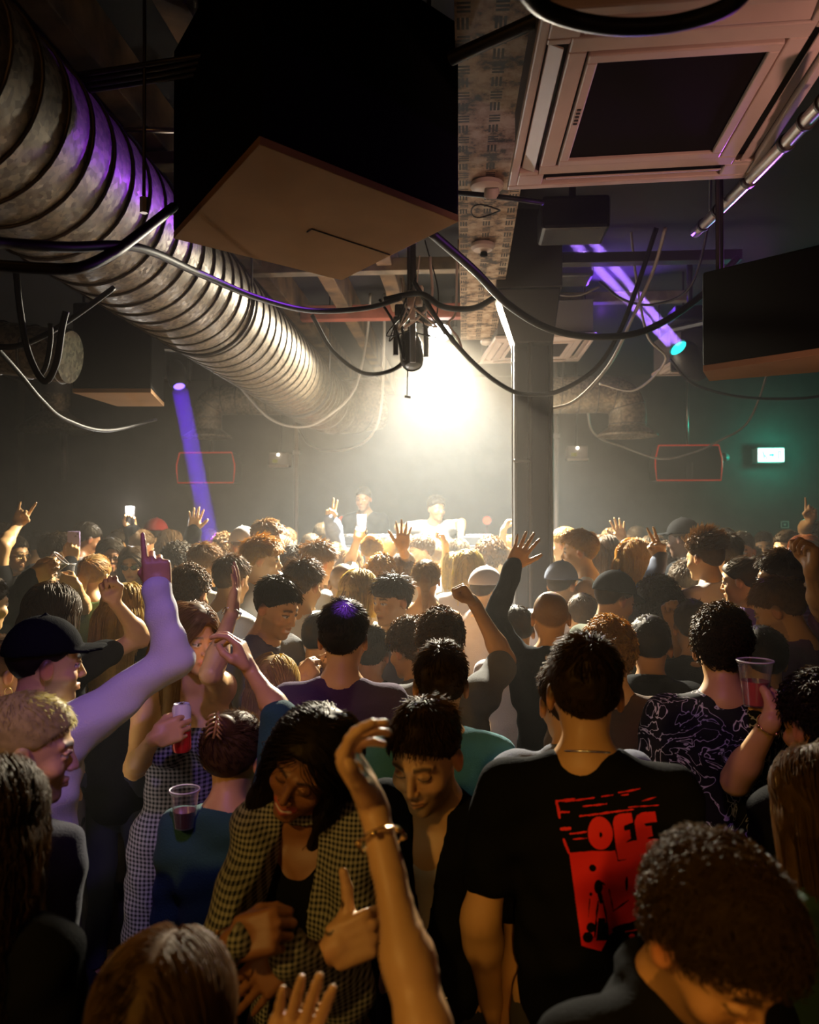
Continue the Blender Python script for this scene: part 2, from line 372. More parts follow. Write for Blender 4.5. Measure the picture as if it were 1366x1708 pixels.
# duct on the far side of the left, and the old round fan housing
ql = [WY(-160, 560, 3.9), WY(-40, 575, 3.9), WY(60, 588, 3.9), WY(118, 596, 3.9)]
t = thing('ventilation_duct', ql[0], 'short brown duct stub at the edge of the black speaker, below the big duct', 'duct')
duct_pipe(smooth_path(ql, 4), .13, .17, 'pipe', t, 32)
p = WY(92, 720, 8.9); t = thing('ceiling_vent', p, 'dark brown funnel outlet hanging over the crowd on a thin pipe', 'vent')
MB().lathe([(.16, .42), (.16, .22), (.40, .04), (.42, .0), (.36, .0), (0, .03)], p, sides=32).build('hood', m_steel, t, True, sharp=40)
MB().cyl(p + np.array((.1, 0, 0)), WY(108, 800, 8.9), .035, 12).build('pipe', m_seam, t, True)
MB().cyl(p + np.array((0, 0, .4)), (p[0], p[1], HC), .16, 24).build('riser', m_seam, t, True)

# ------------------------------------------------------------------ hanging speaker cabinets
m_under = mat('beige_underside', (.36, .215, .115), .95, spec=.04, var=.12, vscale=3)
def hang_box(px4, h, top, label, seam=None, name='speaker', grow=0.0):
    q = [WH(x, y, h) for x, y in px4]; c = np.mean(q, 0)
    t = thing(name, (c[0], c[1], h), label, 'speaker')
    up = [p + np.array((*(p - c)[:2] * grow, top - h)) for p in q]
    B = [p + np.array((0, 0, .022)) for p in q]
    MB().hexa(B, up).build('cabinet', m_black, t, bevel=.01)
    in_ = [p * .995 + c * .005 for p in q]
    MB().hexa([np.array((*p[:2], h)) for p in in_], [np.array((*p[:2], h + .024)) for p in in_]).build('underside', m_under, t, bevel=.002)
    if seam:
        s = MB(); P = [WH(x, y, h - .002) for x, y in seam]
        for a, b in zip(P[:-1], P[1:]): s.tube([a, b], .0025, 4)
        s.build('seam', m_dks, t)
    for p in (np.array(up) * .8 + np.mean(up, 0) * .2): MB().cyl((p[0], p[1], top - .02), (p[0], p[1], HC + .01), .008, 8).build('suspension_rod', m_dks, t)
    return t
hang_box([(432, 240), (288, 398), (570, 468), (766, 370)], 2.95, 3.62, 'huge black hanging speaker box with plain beige underside, in front of the beam', [(512, 387), (520, 382), (650, 425)])
hang_box([(120, 655), (196, 678), (274, 678), (252, 655)], 2.66, 3.16, 'black hanging speaker box with thin beige base below the big duct')
rq = [(1182, 636), (1172, 620), (1420, 584), (1470, 612)]
hang_box(rq, 2.52, 2.90, 'black hanging speaker box high by the right wall above the exit sign')
# speakers with red rims on the back wall
m_red = mat('red_rim', (.5, .03, .015), .4, emit=(1, .06, .02), strength=.25)
for (x0, y0, x1, y1, py, lab) in ((302, 757, 397, 806, 655, 'dark wall speaker with a glowing red rim crossed by the violet beam'), (1088, 745, 1198, 802, 640, 'dark wall speaker with a glowing red rim beside the exit sign')):
    Y = 10.6; a = WY(x0, y0, Y); b = WY(x1, y1, Y); c = (a + b) / 2; hw, hh = abs(b[0] - a[0]) / 2, abs(b[2] - a[2]) / 2
    t = thing('speaker', c, lab, 'speaker')
    out = [(-.9, 1), (.9, 1), (1, .2), (1, -.2), (.96, -1), (-.96, -1), (-1, -.2), (-1, .2)]
    v0 = [(c[0] + q[0] * hw, Y - .16, c[2] + q[1] * hh) for q in out]; v1 = [(x, Y + .2, z) for x, _, z in v0]
    MB().add(v0 + v1, [tuple(range(8)), tuple(range(15, 7, -1))] + [(i + 8, (i + 1) % 8 + 8, (i + 1) % 8, i) for i in range(8)]).build('cabinet', m_blk2, t)
    MB().tube(np.array(v0 + v0[:1]) - np.array((0, .004, 0)), .009, 6, False).build('rim', m_red, t, True)
    MB().box((c[0] - .02, Y - .165, c[2] - .1), (.012, .006, .11)).box((c[0] + .05, Y - .165, c[2] - .1), (.006, .006, .11)).build('badge', m_dks, t)
    MB().cyl((c[0] + .03, Y, c[2] + hh), (c[0] + .03, Y, HC + .01), .016, 10).build('pole', m_chrome, t, True)
# small effect projectors on poles
for (px, py, lab) in ((468, 767, 'small grey effect projector with a tiny bright lens beside the slim pole'), (961, 756, 'small grey effect projector with a tiny bright lens beside the column')):
    Y = 10.4; p = WY(px, py, Y); t = thing('projector', p, lab, 'projector')
    MB().box(p, (.125, .12, .085)).build('housing', mat('grey_plastic', (.34, .28, .22), .5), t, bevel=.012)
    MB().box(p + np.array((0, -.13, -.092)), (.13, .03, .016)).build('tray', mat('pale_plastic', (.6, .52, .42), .4), t, bevel=.004)
    MB().box(p + np.array((-.045, -.121, -.025)), (.035, .004, .022)).build('display', emat('olive_display', (.5, .42, .02), .22), t)
    MB().lathe([(0, 0), (.014, 0), (.016, .02), (0, .022)], p + np.array((0, -.12, .055)), basis((0, -1, 0)), 12).build('lens', emat('bright_lens', (1, .95, .85), 9), t, True)
    MB().cyl(p + np.array((0, 0, .07)), (p[0], Y, HC + .01), .018, 10).build('pole', m_dks, t, True)
# exit sign
p = WY(1286, 759, 11.0); t = thing('exit_sign', p, 'glowing green and white exit sign on the dark back wall', 'sign')
Y = p[1]; sw, sh = .165, .085
MB().box(p + np.array((0, .105, 0)), (sw + .012, .1, sh + .012)).build('housing', mat('white_plastic', (.7, .75, .72), .5), t, bevel=.006)
MB().box(p, (sw, .012, sh)).build('face', emat('white_sign_face', (.75, 1.0, .93), 3.2), t, bevel=.003)
s = MB(); yy = Y - .014
def flat(pts): s.add([(p[0] + x, yy, p[2] + z) for x, z in pts] + [(p[0] + x, yy + .004, p[2] + z) for x, z in pts], [tuple(range(len(pts)))] + [(i + len(pts), (i + 1) % len(pts) + len(pts), (i + 1) % len(pts), i) for i in range(len(pts))])
flat([(-.12, .05), (-.105, .05), (-.085, -.005), (-.09, -.055), (-.105, -.055), (-.102, -.012)])        # running figure
flat([(-.085, -.01), (-.065, -.055), (-.05, -.055), (-.075, .005)])
flat([(-.03, .012), (.01, .012), (.01, .03), (.04, 0), (.01, -.03), (.01, -.012), (-.03, -.012)])           # arrow
flat([(.085, .05), (.125, .05), (.125, -.055), (.112, -.055), (.112, .036), (.098, .036), (.098, -.055), (.085, -.055)])   # doorway
s.build('pictogram', mat('green_pictogram', (.02, .35, .22), .6), t)
light('exit_glow', 'AREA', p + np.array((0, -.08, 0)), p + np.array((0, -3, -.4)), 12, (.02, .95, .66), .3)
light('exit_glow', 'POINT', p + np.array((0, -.22, 0)), None, 22, (.0, .85, .62), .05)
p = WY(1210, 763, 11.0); t = thing('camera_dome', p, 'small dark security camera dome on the wall beside the exit sign', 'camera')
MB().lathe([(.05, .08), (.055, .02), (.045, -.03), (.0, -.05)], p, basis((0, 1, .3)), 18).cyl(p, (p[0], YB + .01, p[2] + .04), .03, 12).build('dome', mat('dome', (.2, .25, .22), .2), t, True)
p = WY(1308, 875, 11.12); t = thing('wall_socket', p, 'tiny square switch plate with pale border low on the back wall', 'socket')
MB().box(p, (.05, .02, .045)).build('plate', m_blk2, t); s = MB()
for sx in (-1, 1): s.box(p + np.array((sx * .045, -.022, 0)), (.005, .004, .045)); s.box(p + np.array((0, -.022, sx * .04)), (.05, .004, .005))
s.box(p + np.array((0, -.022, 0)), (.014, .004, .014)); s.build('border', m_cream, t)

# slim vertical poles by the stage
for px, y0, Y, lab in ((494, 728, 10.0, 'slim pale pole standing beside the stage, next to the projector'), (928, 700, 10.0, 'slim pale pole standing just behind the steel column')):
    p = WY(px, 900, Y); q = WY(px, y0, Y)
    t = thing('pole', (p[0], Y, 0), lab, 'pole')
    MB().cyl((p[0], Y, 0), (p[0], Y, HC), .026, 12).build('tube', mat('pale_pole', (.5, .42, .34), .4, .3), t, True)
    MB().lathe([(.03, -.03), (.045, -.02), (.045, .02), (.03, .03)], (p[0], Y, q[2] - .2), sides=16).build('collar', m_chrome, t, True)

# ------------------------------------------------------------------ air conditioning cassettes
m_ac = mat('cassette_plastic', (.70, .54, .46), .42, var=.10, vscale=4)
m_acdark = mat('cassette_dark', (.03, .024, .022), .7)  # near black, for the slot backing and the badge
m_grille = mat('cassette_grille', (.012, .008, .008), .9, spec=.05)
def cassette(far_l, far_r, near_l, near_r, h, label, detail=True):
    A, B, C, D = [WH(*q, h) for q in (far_l, far_r, near_r, near_l)]
    def uv(u, v, dz=0.0): return (A * (1 - u) + B * u) * (1 - v) + (D * (1 - u) + C * u) * v + np.array((0, 0, dz))   # u left to right, v from far to near
    c = uv(.5, .5); t = thing('air_conditioner', c, label, 'air conditioner')
    def slab(u0, v0, u1, v1, z0, z1, name, m, par, bev=.004):
        q = [(u0, v0), (u1, v0), (u1, v1), (u0, v1)]
        return MB().hexa([uv(*k, z0) for k in q][::-1], [uv(*k, z1) for k in q][::-1]).build(name, m, par, bevel=bev)
    up = [uv(u, v, .02) for u, v in ((0, 0), (1, 0), (1, 1), (0, 1))]
    pr = MB()
    def rim(u0, v0, u1, v1): q = [(u0, v0), (u1, v0), (u1, v1), (u0, v1)]; pr.hexa([uv(*k, 0) for k in q][::-1], [uv(*k, .028) for k in q][::-1])
    so, si, e0, e1 = .035, .115, .14, .86          # slots from so to si, along e0..e1
    rim(0, 0, 1, so); rim(0, 1 - so, 1, 1); rim(0, so, so, 1 - so); rim(1 - so, so, 1, 1 - so)
    rim(so, so, e0, si); rim(e1, so, 1 - so, si); rim(so, 1 - si, e0, 1 - so); rim(e1, 1 - si, 1 - so, 1 - so)
    rim(so, si, si, e0); rim(so, e1, si, 1 - si); rim(1 - si, si, 1 - so, e0); rim(1 - si, e1, 1 - so, 1 - si)
    rim(si, si, 1 - si, .178); rim(si, .822, 1 - si, 1 - si); rim(si, .178, .178, .822); rim(.822, .178, 1 - si, .822)
    pr.build('panel', m_ac, t, bevel=.005)
    slab(.03, .03, .97, .97, .045, .30, 'body', mat('cassette_body', (.10, .085, .08), .6), t)
    slab(.02, .02, .98, .98, .03, .044, 'backing', m_acdark, t)
    fr = MB()
    for u0, v0, u1, v1 in ((.186, .186, .814, .222), (.186, .778, .814, .814), (.186, .222, .222, .778), (.778, .222, .814, .778)):
        q = [(u0, v0), (u1, v0), (u1, v1), (u0, v1)]; fr.hexa([uv(*k, -.006) for k in q][::-1], [uv(*k, .028) for k in q][::-1])
    g = slab(.222, .222, .778, .778, .004, .03, 'grille', m_grille, t)
    f = fr.build('grille_frame', m_ac, g, bevel=.004)
    if detail:
        s = MB(); 
        for k, q in enumerate(np.linspace(.47, .55, 5)): s.box(uv(.204, q, -.007), (.006, .004, .002))
        s.build('badge', m_acdark, g)
    # louvre flaps, tilted open
    def flap(pu, pv, qu, qv, iu, iv):
        a, b, ia, ib = uv(pu, pv, .012), uv(qu, qv, .012), uv(pu + iu, pv + iv, -.006), uv(qu + iu, qv + iv, -.006)
        th = np.array((0, 0, .006)); MB().hexa([a, b, ib, ia], [a + th, b + th, ib + th, ia + th]).build('louvre', m_ac, t, bevel=.002)
    flap(e0 + .01, .045, e1 - .01, .045, 0, .05); flap(e0 + .01, .955, e1 - .01, .955, 0, -.05)
    flap(.045, e0 + .01, .045, e1 - .01, .05, 0); flap(.955, e0 + .01, .955, e1 - .01, -.05, 0)
    for u, v in ((.1, .1), (.9, .1), (.1, .9), (.9, .9)): p = uv(u, v, .3); MB().cyl(p, (p[0], p[1], HC + .01), .008, 8).build('suspension_rod', m_dks, t)
    return t
cassette((846, 318), (1254, 297), (905, 18), (1466, -22), 3.22, 'large ceiling air conditioner cassette with dark square grille, close overhead')
cassette((798, 607), (965, 603), (826, 566), (996, 560), 3.40, 'small far air conditioner cassette behind the top of the steel column', False)
cassette((1086, 628), (1180, 626), (1135, 598), (1240, 596), 3.24, 'half hidden air conditioner cassette beside the teal lamp', False)

# sprinkler pipe along the right of the cassette
P = smooth_path([W(1420, 130, 2.1), W(1366, 180, 2.35), W(1300, 250, 2.7), W(1210, 340, 3.3), W(1160, 388, 3.75)], 6)
t = thing('ceiling_pipe', P[0], 'thin metal pipe with collars running diagonally beside the large cassette', 'pipe')
MB().tube(P, .023, 14).build('tube', m_chrome, t, True)
for f in (.22, .36, .5, .68, .86, .97): i = int(f * (len(P) - 2)); MB().tube([P[i], P[i] * .75 + P[i + 1] * .25], .029, 14).build('collar', m_dks, t, True, sharp=40)
# thick diagonal bar left of the cassette
a, b = W(752, 98, 2.55), W(930, 18, 2.35)
tag(MB().tube([a, b], .022, 12).build('ceiling_pipe', m_blk2, smooth=True, sharp=40), 'thick black bar running from the big speaker box towards the cassette', 'pipe')
# conduits and threaded rod at the upper left
for i, (y0, y1, z) in enumerate(((112, 97, 2.6), (122, 107, 2.62), (132, 117, 2.64), (140, 126, 2.66))):
    a, b = W(60, y0 + 24, z), W(312, y1, z)
    tag(MB().tube([a, b, b + (b - a) * .6], .009, 8).build('conduit', m_dks, smooth=True), 'thin dark conduit, %s of four running to the big speaker box' % ('top', 'second', 'third', 'lowest')[i], 'conduit')
a, b = W(158, 216, 3.3), W(312, 218, 3.3)
tag(MB().tube([a, b], .011, 8).build('conduit', m_chrome, smooth=True), 'single conduit below the four, crossing behind the threaded hanger rod', 'conduit')
a, b = W(249, 124, 2.6), W(240, 345, 2.6)
t = thing('hanger_rod', b, 'thin vertical threaded rod hanging from the four conduits beside the big duct', 'rod')
MB().cyl((b[0], b[1], b[2]), (b[0], b[1], HC + .01), .006, 8).build('rod', m_dks, t, True)
MB().cyl(b - np.array((0, 0, .02)), b + np.array((0, 0, .03)), .013, 6).build('nut', m_chrome, t)

# ------------------------------------------------------------------ lamps
def moving_head(p, aim, label, lens, size=1.0, name='moving_head_light', lens_r=.075):
    """yoke, base, barrel and lens; aim is where the lens points"""
    p = np.asarray(p, float); d = np.asarray(aim, float) - p; d /= np.linalg.norm(d)
    t = thing(name, p, label, 'stage light'); s = size; c = p - d * .16 * s; B = basis(d)
    MB().lathe([(0, -.16 * s), (.07 * s, -.15 * s), (.1 * s, -.06 * s), (.1 * s, .10 * s), (lens_r * 1.2, .155 * s), (lens_r * 1.05, .165 * s), (lens_r, .15 * s)], c, B, 24).build('barrel', m_blk2, t, True, sharp=40)
    MB().lathe([(lens_r, .15 * s), (lens_r * .7, .163 * s), (0, .17 * s)], c, B, 24).build('lens', lens, t, True)
    top = c + np.array((0, 0, .25 * s)); y = MB()
    x = np.array((B[0][0], B[0][1], 0)); x /= np.linalg.norm(x) + 1e-9
    for k in (-1, 1): y.tube([top + x * k * .135 * s, c + x * k * .135 * s - np.array((0, 0, .05 * s))], .022 * s, 8)
    y.tube([top - x * .15 * s, top + x * .15 * s], .028 * s, 8); y.build('yoke', m_blk2, t, True, sharp=40)
    MB().box(top + np.array((0, 0, .07 * s)), (.13 * s, .11 * s, .05 * s)).build('base', m_blk2, t, bevel=.01)
    MB().cyl(top + np.array((0, 0, .1 * s)), (top[0], top[1], HC + .01), .022, 10).build('clamp_pole', m_dks, t, True)
    return t
moving_head(BEAM, W(958, 386, 5.5), 'black moving head lamp with glowing teal lens at the foot of the violet beam', emat('teal_lens', (.02, .75, .70), 2.2), 1.1, lens_r=.066)
moving_head(W(299, 645, 6.6), W(352, 905, 5.9), 'black moving head lamp throwing the blue violet beam down on the crowd', emat('blue_lens', (.15, .08, 1.0), 5), .8, lens_r=.045)
moving_head(STAGE + np.array((0, .10, .11)), STAGE + np.array((0, -2.6, -3.2)), 'dazzling white stage lamp in the haze over the booth', emat('white_lens', (1, .97, .9), 40), 1.0, lens_r=.10)
# dark lamp cluster hanging in front of the white lamp
hp = W(690, 610, 5.0)
moving_head(hp + np.array((.0, -.08, -.02)), hp + np.array((.12, -.4, -.9)), 'unlit black lamp hanging in silhouette in front of the white stage lamp', m_blk2, .72, lens_r=.05)
b = W(679, 640, 4.95); t = thing('safety_rod', W(679, 612, 4.95), 'thin rod with a small hook hanging below the unlit lamp', 'rod')
MB().tube([W(682, 500, 4.95), W(680, 600, 4.95), W(679, 662, 4.95)], .004, 6).build('rod', m_dks, t, True)
MB().tube([W(675, 661, 4.95), W(685, 663, 4.95)], .008, 6).build('hook', m_dks, t, True)
MB().cyl(W(682, 500, 4.95), (*W(682, 500, 4.95)[:2], HC + .01), .012, 8).build('clamp_pole', m_dks, t)
p = W(688, 500, 4.6); t = thing('junction_box', p, 'cream plugs and adaptors strapped to the pole below the big speaker box', 'adaptor')
for dx, dy, hx, hz_ in ((-.01, 0, .02, .05), (.04, .02, .018, .06), (.0, -.09, .016, .035)): MB().box(p + np.array((dx, 0, dy)), (hx, .018, hz_), basis((.15 * dx * 10, .2, 1))[[0, 1, 2]]).build('plug', m_cream, t, bevel=.006)
MB().cyl(p - np.array((0, -.03, .35)), (p[0], p[1] + .03, HC + .01), .018, 10).build('pole', m_dks, t, True)
for k in range(9):
    q = p + np.array((random.uniform(-.08, .08), random.uniform(-.05, .08), -.05))
    e = q + np.array((random.uniform(-.25, .25), random.uniform(-.1, .2), random.uniform(.05, .45)))
    tag(MB().tube(smooth_path([q, q + np.array((random.uniform(-.15, .15), 0, -random.uniform(.1, .3))), (q + e) / 2 + np.array((random.uniform(-.1, .1), 0, -.12)), e], 8), random.choice((.004, .006, .008)), 6).build('cable', m_cable if k % 3 else m_cream, smooth=True), 'tangled thin lead looping around the plugs and the pole above the unlit lamp', 'cable', 'tangle of leads round the hanging pole')
# box truss pieces behind the beams on the right
for k, (x0, y0, x1, y1, z) in enumerate(((880, 430, 985, 470, 5.9), (900, 362, 1010, 375, 4.4))):
    c = W((x0 + x1) / 2, (y0 + y1) / 2, z); t = thing('light_fitting', c, ('dark lamp housing among cables left of the violet beams', 'dark glossy lamp box just behind the far edge of the large cassette')[k], 'stage light')
    MB().box(c, (abs(x1 - x0) / 2 / FPX * z, .14, .09)).build('housing', m_blk2, t, bevel=.02)
    MB().cyl(c + np.array((0, 0, .08)), (c[0], c[1], HC + .01), .02, 8).build('clamp_pole', m_dks, t)

# ------------------------------------------------------------------ cables
def cable(pts, r, label, m=None, n=10, group=None):
    P = smooth_path([W(*p) for p in pts], n)
    return tag(MB().tube(P, r, 8).build('cable', m or m_cable, smooth=True), label, 'cable', group)
m_grey = mat('grey_cable', (.35, .31, .27), .4)
cable([(-60, 402, 1.7), (0, 405, 1.8), (110, 412, 1.95), (230, 413, 2.25), (330, 455, 2.7), (430, 497, 3.2), (520, 518, 3.7), (610, 514, 4.1), (668, 498, 4.45)], .013, 'thick black cable sweeping in front of the big duct to the hanging plugs')
cable([(-40, 440, 1.9), (70, 448, 1.95), (135, 446, 2.0), (185, 424, 2.1), (215, 404, 2.2), (290, 345, 2.5)], .015, 'thick black cable climbing from the duct edge to the big speaker box')
cable([(715, 385, 3.1), (790, 450, 3.4), (850, 510, 3.7), (920, 550, 3.95), (1000, 562, 4.1), (1080, 550, 4.2), (1165, 497, 4.3), (1230, 430, 4.3)], .018, 'thickest black cable drooping in front of the column to the speaker on the wall side')
cable([(690, 470, 4.5), (745, 555, 4.6), (800, 615, 4.7), (850, 650, 4.8), (885, 658, 4.8), (930, 653, 4.8), (990, 618, 4.7), (1030, 560, 4.6), (1062, 480, 4.5), (1095, 380, 4.4)], .014, 'black cable hanging lowest across the column in a deep curve')
cable([(912, 684, 5.6), (960, 668, 5.6), (1015, 610, 5.5), (1055, 530, 5.3), (1090, 450, 5.1), (1110, 380, 4.9)], .011, 'grey cable rising steeply behind the column towards the beams', m_grey)
cable([(520, 525, 4.9), (555, 585, 5.0), (605, 622, 5.0), (650, 619, 5.0), (675, 600, 4.95), (695, 555, 4.9)], .013, 'black cable loop hanging beside the unlit lamp, next to the duct end')
cable([(395, 640, 7.0), (450, 698, 7.0), (505, 712, 7.0), (550, 692, 7.0), (592, 648, 7.1), (612, 560, 7.3), (618, 490, 7.0)], .011, 'pale thin cable slung under the stage end of the big duct', m_grey)
cable([(496, 640, 9.97), (494, 700, 9.97), (512, 738, 9.5), (545, 752, 8.9), (600, 742, 8.3), (632, 700, 7.8), (640, 590, 7.3), (641, 490, 7.1)], .012, 'faint pale cable slung low beside the slim pole', m_grey)
cable([(26, 445, 2.9), (34, 520, 2.9), (48, 590, 2.9), (74, 636, 2.9), (94, 605, 2.9), (104, 545, 2.9), (110, 520, 2.9)], .012, 'dark cable hanging in a tall narrow loop below the duct, at the outer edge')
cable([(62, 630, 3.0), (76, 612, 3.0), (84, 570, 3.0), (84, 540, 3.0)], .010, 'short dark cable tail inside the tall narrow loop')
cable([(-20, 578, 2.9), (30, 577, 2.9), (80, 556, 3.0), (130, 524, 3.1), (190, 480, 3.2)], .011, 'dark cable rising gently past the brown duct stub')
cable([(-10, 575, 3.2), (30, 620, 3.4), (70, 668, 3.6), (110, 700, 3.9), (180, 718, 4.5), (260, 700, 5.5)], .010, 'thin dark cable sagging below the brown duct stub over the crowd')
cable([(978, 664, 7.42), (990, 722, 7.8), (1040, 746, 8.0), (1100, 765, 8.0), (1150, 757, 8.0), (1200, 735, 8.0), (1250, 700, 8.0), (1285, 600, 7.9), (1292, 518, 7.8)], .010, 'pale cable sagging across the red rimmed speaker beside the exit sign', m_grey)
cable([(1118, 600, 6.1), (1150, 636, 6.2), (1200, 655, 6.3), (1260, 664, 6.4), (1340, 664, 6.5), (1400, 655, 6.5)], .011, 'dark cable running from the teal lamp under the speaker on the wall side')
cable([(640, 500, 4.5), (700, 490, 4.5), (740, 512, 4.5), (790, 514, 4.5), (832, 492, 4.45)], .017, 'short thick double cable drooping across the far end of the beam')
cable([(850, -60, 1.35), (895, 6, 1.45), (960, 34, 1.5), (1040, 45, 1.5), (1130, 38, 1.5), (1215, 10, 1.45), (1260, -40, 1.4)], .016, 'very thick black cable looping overhead in front of the large cassette')
cable([(1000, 470, 5.6), (1040, 500, 5.5), (1090, 508, 5.4), (1150, 480, 5.2), (1180, 380, 4.9), (1185, 290, 4.6)], .009, 'thin black cable behind the violet beam near its middle')
cable([(1052, 382, 5.6), (1062, 470, 5.6), (1080, 560, 5.6), (1110, 600, 5.8), (1060, 650, 6.0), (1000, 640, 6.0)], .009, 'thin pale cable curving between the steel elbow duct and the teal lamp', m_grey)
cable([(765, 400, 4.7), (762, 450, 4.7), (760, 520, 4.7), (748, 540, 4.7), (765, 566, 4.7), (772, 590, 4.7)], .007, 'bundle of thin cream wires down the edge of the beam', m_cream)
cable([(905, 470, 5.3), (930, 490, 5.3), (965, 492, 5.3), (1000, 478, 5.3)], .008, 'violet lit lead under the dark crosspiece left of the beams', m_grey)

# ------------------------------------------------------------------ booth and stage
yb = 7.62
a, b = WY(548, 908, yb), WY(880, 908, yb); ztop = a[2]
struct(MB().box(((a[0] + b[0]) / 2, yb + 1.5, .24), ((b[0] - a[0]) / 2 + .4, 1.15, .24)).build('floor_stage', m_blk2, bevel=.01), 'low black stage riser behind the booth')
t = thing('dj_booth', ((a[0] + b[0]) / 2, yb, 0), 'long black booth counter at the stage edge in front of the haze', 'booth')
MB().box(((a[0] + b[0]) / 2, yb, (ztop - .05) / 2), ((b[0] - a[0]) / 2, .22, (ztop - .05) / 2)).build('body', m_blk2, t, bevel=.01)
MB().box(((a[0] + b[0]) / 2, yb, ztop - .025), ((b[0] - a[0]) / 2 + .03, .27, .025)).build('counter_top', mat('booth_top', (.03, .028, .028), .25), t, bevel=.006)
for k, px in enumerate((585, 640, 800)):
    p = WY(px, 906, yb); p[2] = ztop
    d = thing('dj_deck', p, ('flat black deck on the booth nearest the slim pole', 'flat black mixer deck on the booth beside the performer', 'flat black deck on the booth nearest the column')[k], 'deck')
    MB().box(p + np.array((0, 0, .04)), (.16, .15, .04)).build('case', m_blk2, d, bevel=.008)
    MB().lathe([(0, .082), (.11, .082), (.115, .09), (.11, .098), (0, .1)], p, sides=28).build('platter', m_chrome, d, True, sharp=40)
    for j in range(5): MB().cyl(p + np.array((-.12 + j * .05, -.12, .08)), p + np.array((-.12 + j * .05, -.12, .1)), .012, 10).build('knob', m_chrome, d)
# red glow lamps on the booth
for k, px in enumerate((572, 812)):
    p = WY(px, 868, 8.9); t = thing('red_lamp', p, ('small red lamp glowing behind the booth beside the bright phone', 'small red lamp glowing behind the booth beside the column')[k], 'lamp')
    MB().lathe([(0, 0), (.04, 0), (.045, .05), (0, .06)], p, basis((0, -1, 0)), 14).build('lens', emat('red_lens', (1, .10, .04), 1.6), t, True)
    MB().lathe([(0, -.12), (.05, -.1), (.055, .03), (.05, .05)], p, basis((0, -1, 0)), 14).build('can', m_blk2, t, True, sharp=40)
    MB().cyl(p, (p[0], p[1], .48), .015, 8).build('stand', m_dks, t)
    light('red_lamp_glow', 'POINT', p + np.array((0, -.18, 0)), None, 3.0, (1, .12, .05), .04)
# ------------------------------------------------------------------ implicit surfaces on a rectilinear grid
def make_axis(lo, hi, base, bands):
    out = [lo]; x = lo
    while x < hi:
        s = base
        for a, b, st in bands:
            if a <= x < b: s = min(s, st)
            elif x < a < x + s: s = min(s, max(st, a - x))
        x += s; out.append(x)
    return np.array(out, np.float32)

class Field:
    def __init__(s, X, Y, Z):
        s.ax = (X, Y, Z); s.D = np.full((len(X), len(Y), len(Z)), 1.0, np.float32); s.pad = .05
    def sub(s, lo, hi):
        sl = [slice(max(0, np.searchsorted(a, l) - 1), min(len(a), np.searchsorted(a, h) + 1)) for a, l, h in zip(s.ax, lo, hi)]
        if any(q.stop - q.start < 1 for q in sl): return None, None
        g = np.meshgrid(*[a[q] for a, q in zip(s.ax, sl)], indexing='ij', sparse=True)
        return tuple(sl), g
    def join(s, sl, d, k, op='u'):
        A = s.D[sl]
        if op == 'u':
            h = np.maximum(k - np.abs(A - d), 0) / max(k, 1e-6); s.D[sl] = np.minimum(A, d) - h * h * k * .25
        else:                                                            # cut away
            d = -d; h = np.maximum(k - np.abs(A - d), 0) / max(k, 1e-6); s.D[sl] = np.maximum(A, d) + h * h * k * .25
    def cone(s, a, b, ra, rb, k=.02, op='u', M=None):
        a = np.asarray(a, float); b = np.asarray(b, float); m = max(ra, rb) + k + s.pad
        sl, g = s.sub(np.minimum(a, b) - m, np.maximum(a, b) + m)
        if sl is None: return
        s.join(sl, cone_d(g, a, b, ra, rb), k, op)
    def ell(s, c, r, B, k=.02, op='u'):
        """ellipsoid with axes in the rows of B"""
        c = np.asarray(c, float); r = np.asarray(r, float); m = np.abs(np.asarray(B)).T @ r + k + s.pad
        sl, g = s.sub(c - m, c + m)
        if sl is None: return
        p = [sum((g[j] - c[j]) * B[i][j] for j in range(3)) / r[i] for i in range(3)]
        n = np.sqrt(p[0] ** 2 + p[1] ** 2 + p[2] ** 2)
        n2 = np.sqrt((p[0] / r[0]) ** 2 + (p[1] / r[1]) ** 2 + (p[2] / r[2]) ** 2)
        s.join(sl, n * (n - 1) / np.maximum(n2, 1e-6), k, op)
    def flat_cone(s, a, b, ra, rb, O, B, sq, k=.03):
        """cone in the body frame B at O, squashed front to back by sq"""
        A = np.array(O) + np.asarray(a) @ B; C = np.array(O) + np.asarray(b) @ B; m = max(ra, rb) + k + s.pad
        sl, g = s.sub(np.minimum(A, C) - m, np.maximum(A, C) + m)
        if sl is None: return
        L = [sum((g[j] - O[j]) * B[i][j] for j in range(3)) for i in range(3)]; L[1] = L[1] / sq
        a = np.array((a[0], a[1] / sq, a[2])); b = np.array((b[0], b[1] / sq, b[2]))
        s.join(sl, cone_d(L, a, b, ra, rb) * (.5 + .5 * sq), k)
    def box(s, c, B, h, r, k=.01):
        c = np.asarray(c, float); m = np.linalg.norm(h) + r + k + s.pad
        sl, g = s.sub(c - m, c + m)
        if sl is None: return
        q = [np.abs(sum((g[j] - c[j]) * B[i][j] for j in range(3))) - h[i] for i in range(3)]
        d = np.sqrt(sum(np.maximum(t, 0) ** 2 for t in q)) + np.minimum(np.maximum(np.maximum(q[0], q[1]), q[2]), 0) - r
        s.join(sl, d, k)
    def mesh(s):
        return surface_nets(s.D, *s.ax)

def cone_d(g, a, b, ra, rb):
    ba = b - a; n = float(ba @ ba) + 1e-9
    h = np.clip(((g[0] - a[0]) * ba[0] + (g[1] - a[1]) * ba[1] + (g[2] - a[2]) * ba[2]) / n, 0, 1)
    return np.sqrt((g[0] - a[0] - h * ba[0]) ** 2 + (g[1] - a[1] - h * ba[1]) ** 2 + (g[2] - a[2] - h * ba[2]) ** 2) - (ra + (rb - ra) * h)

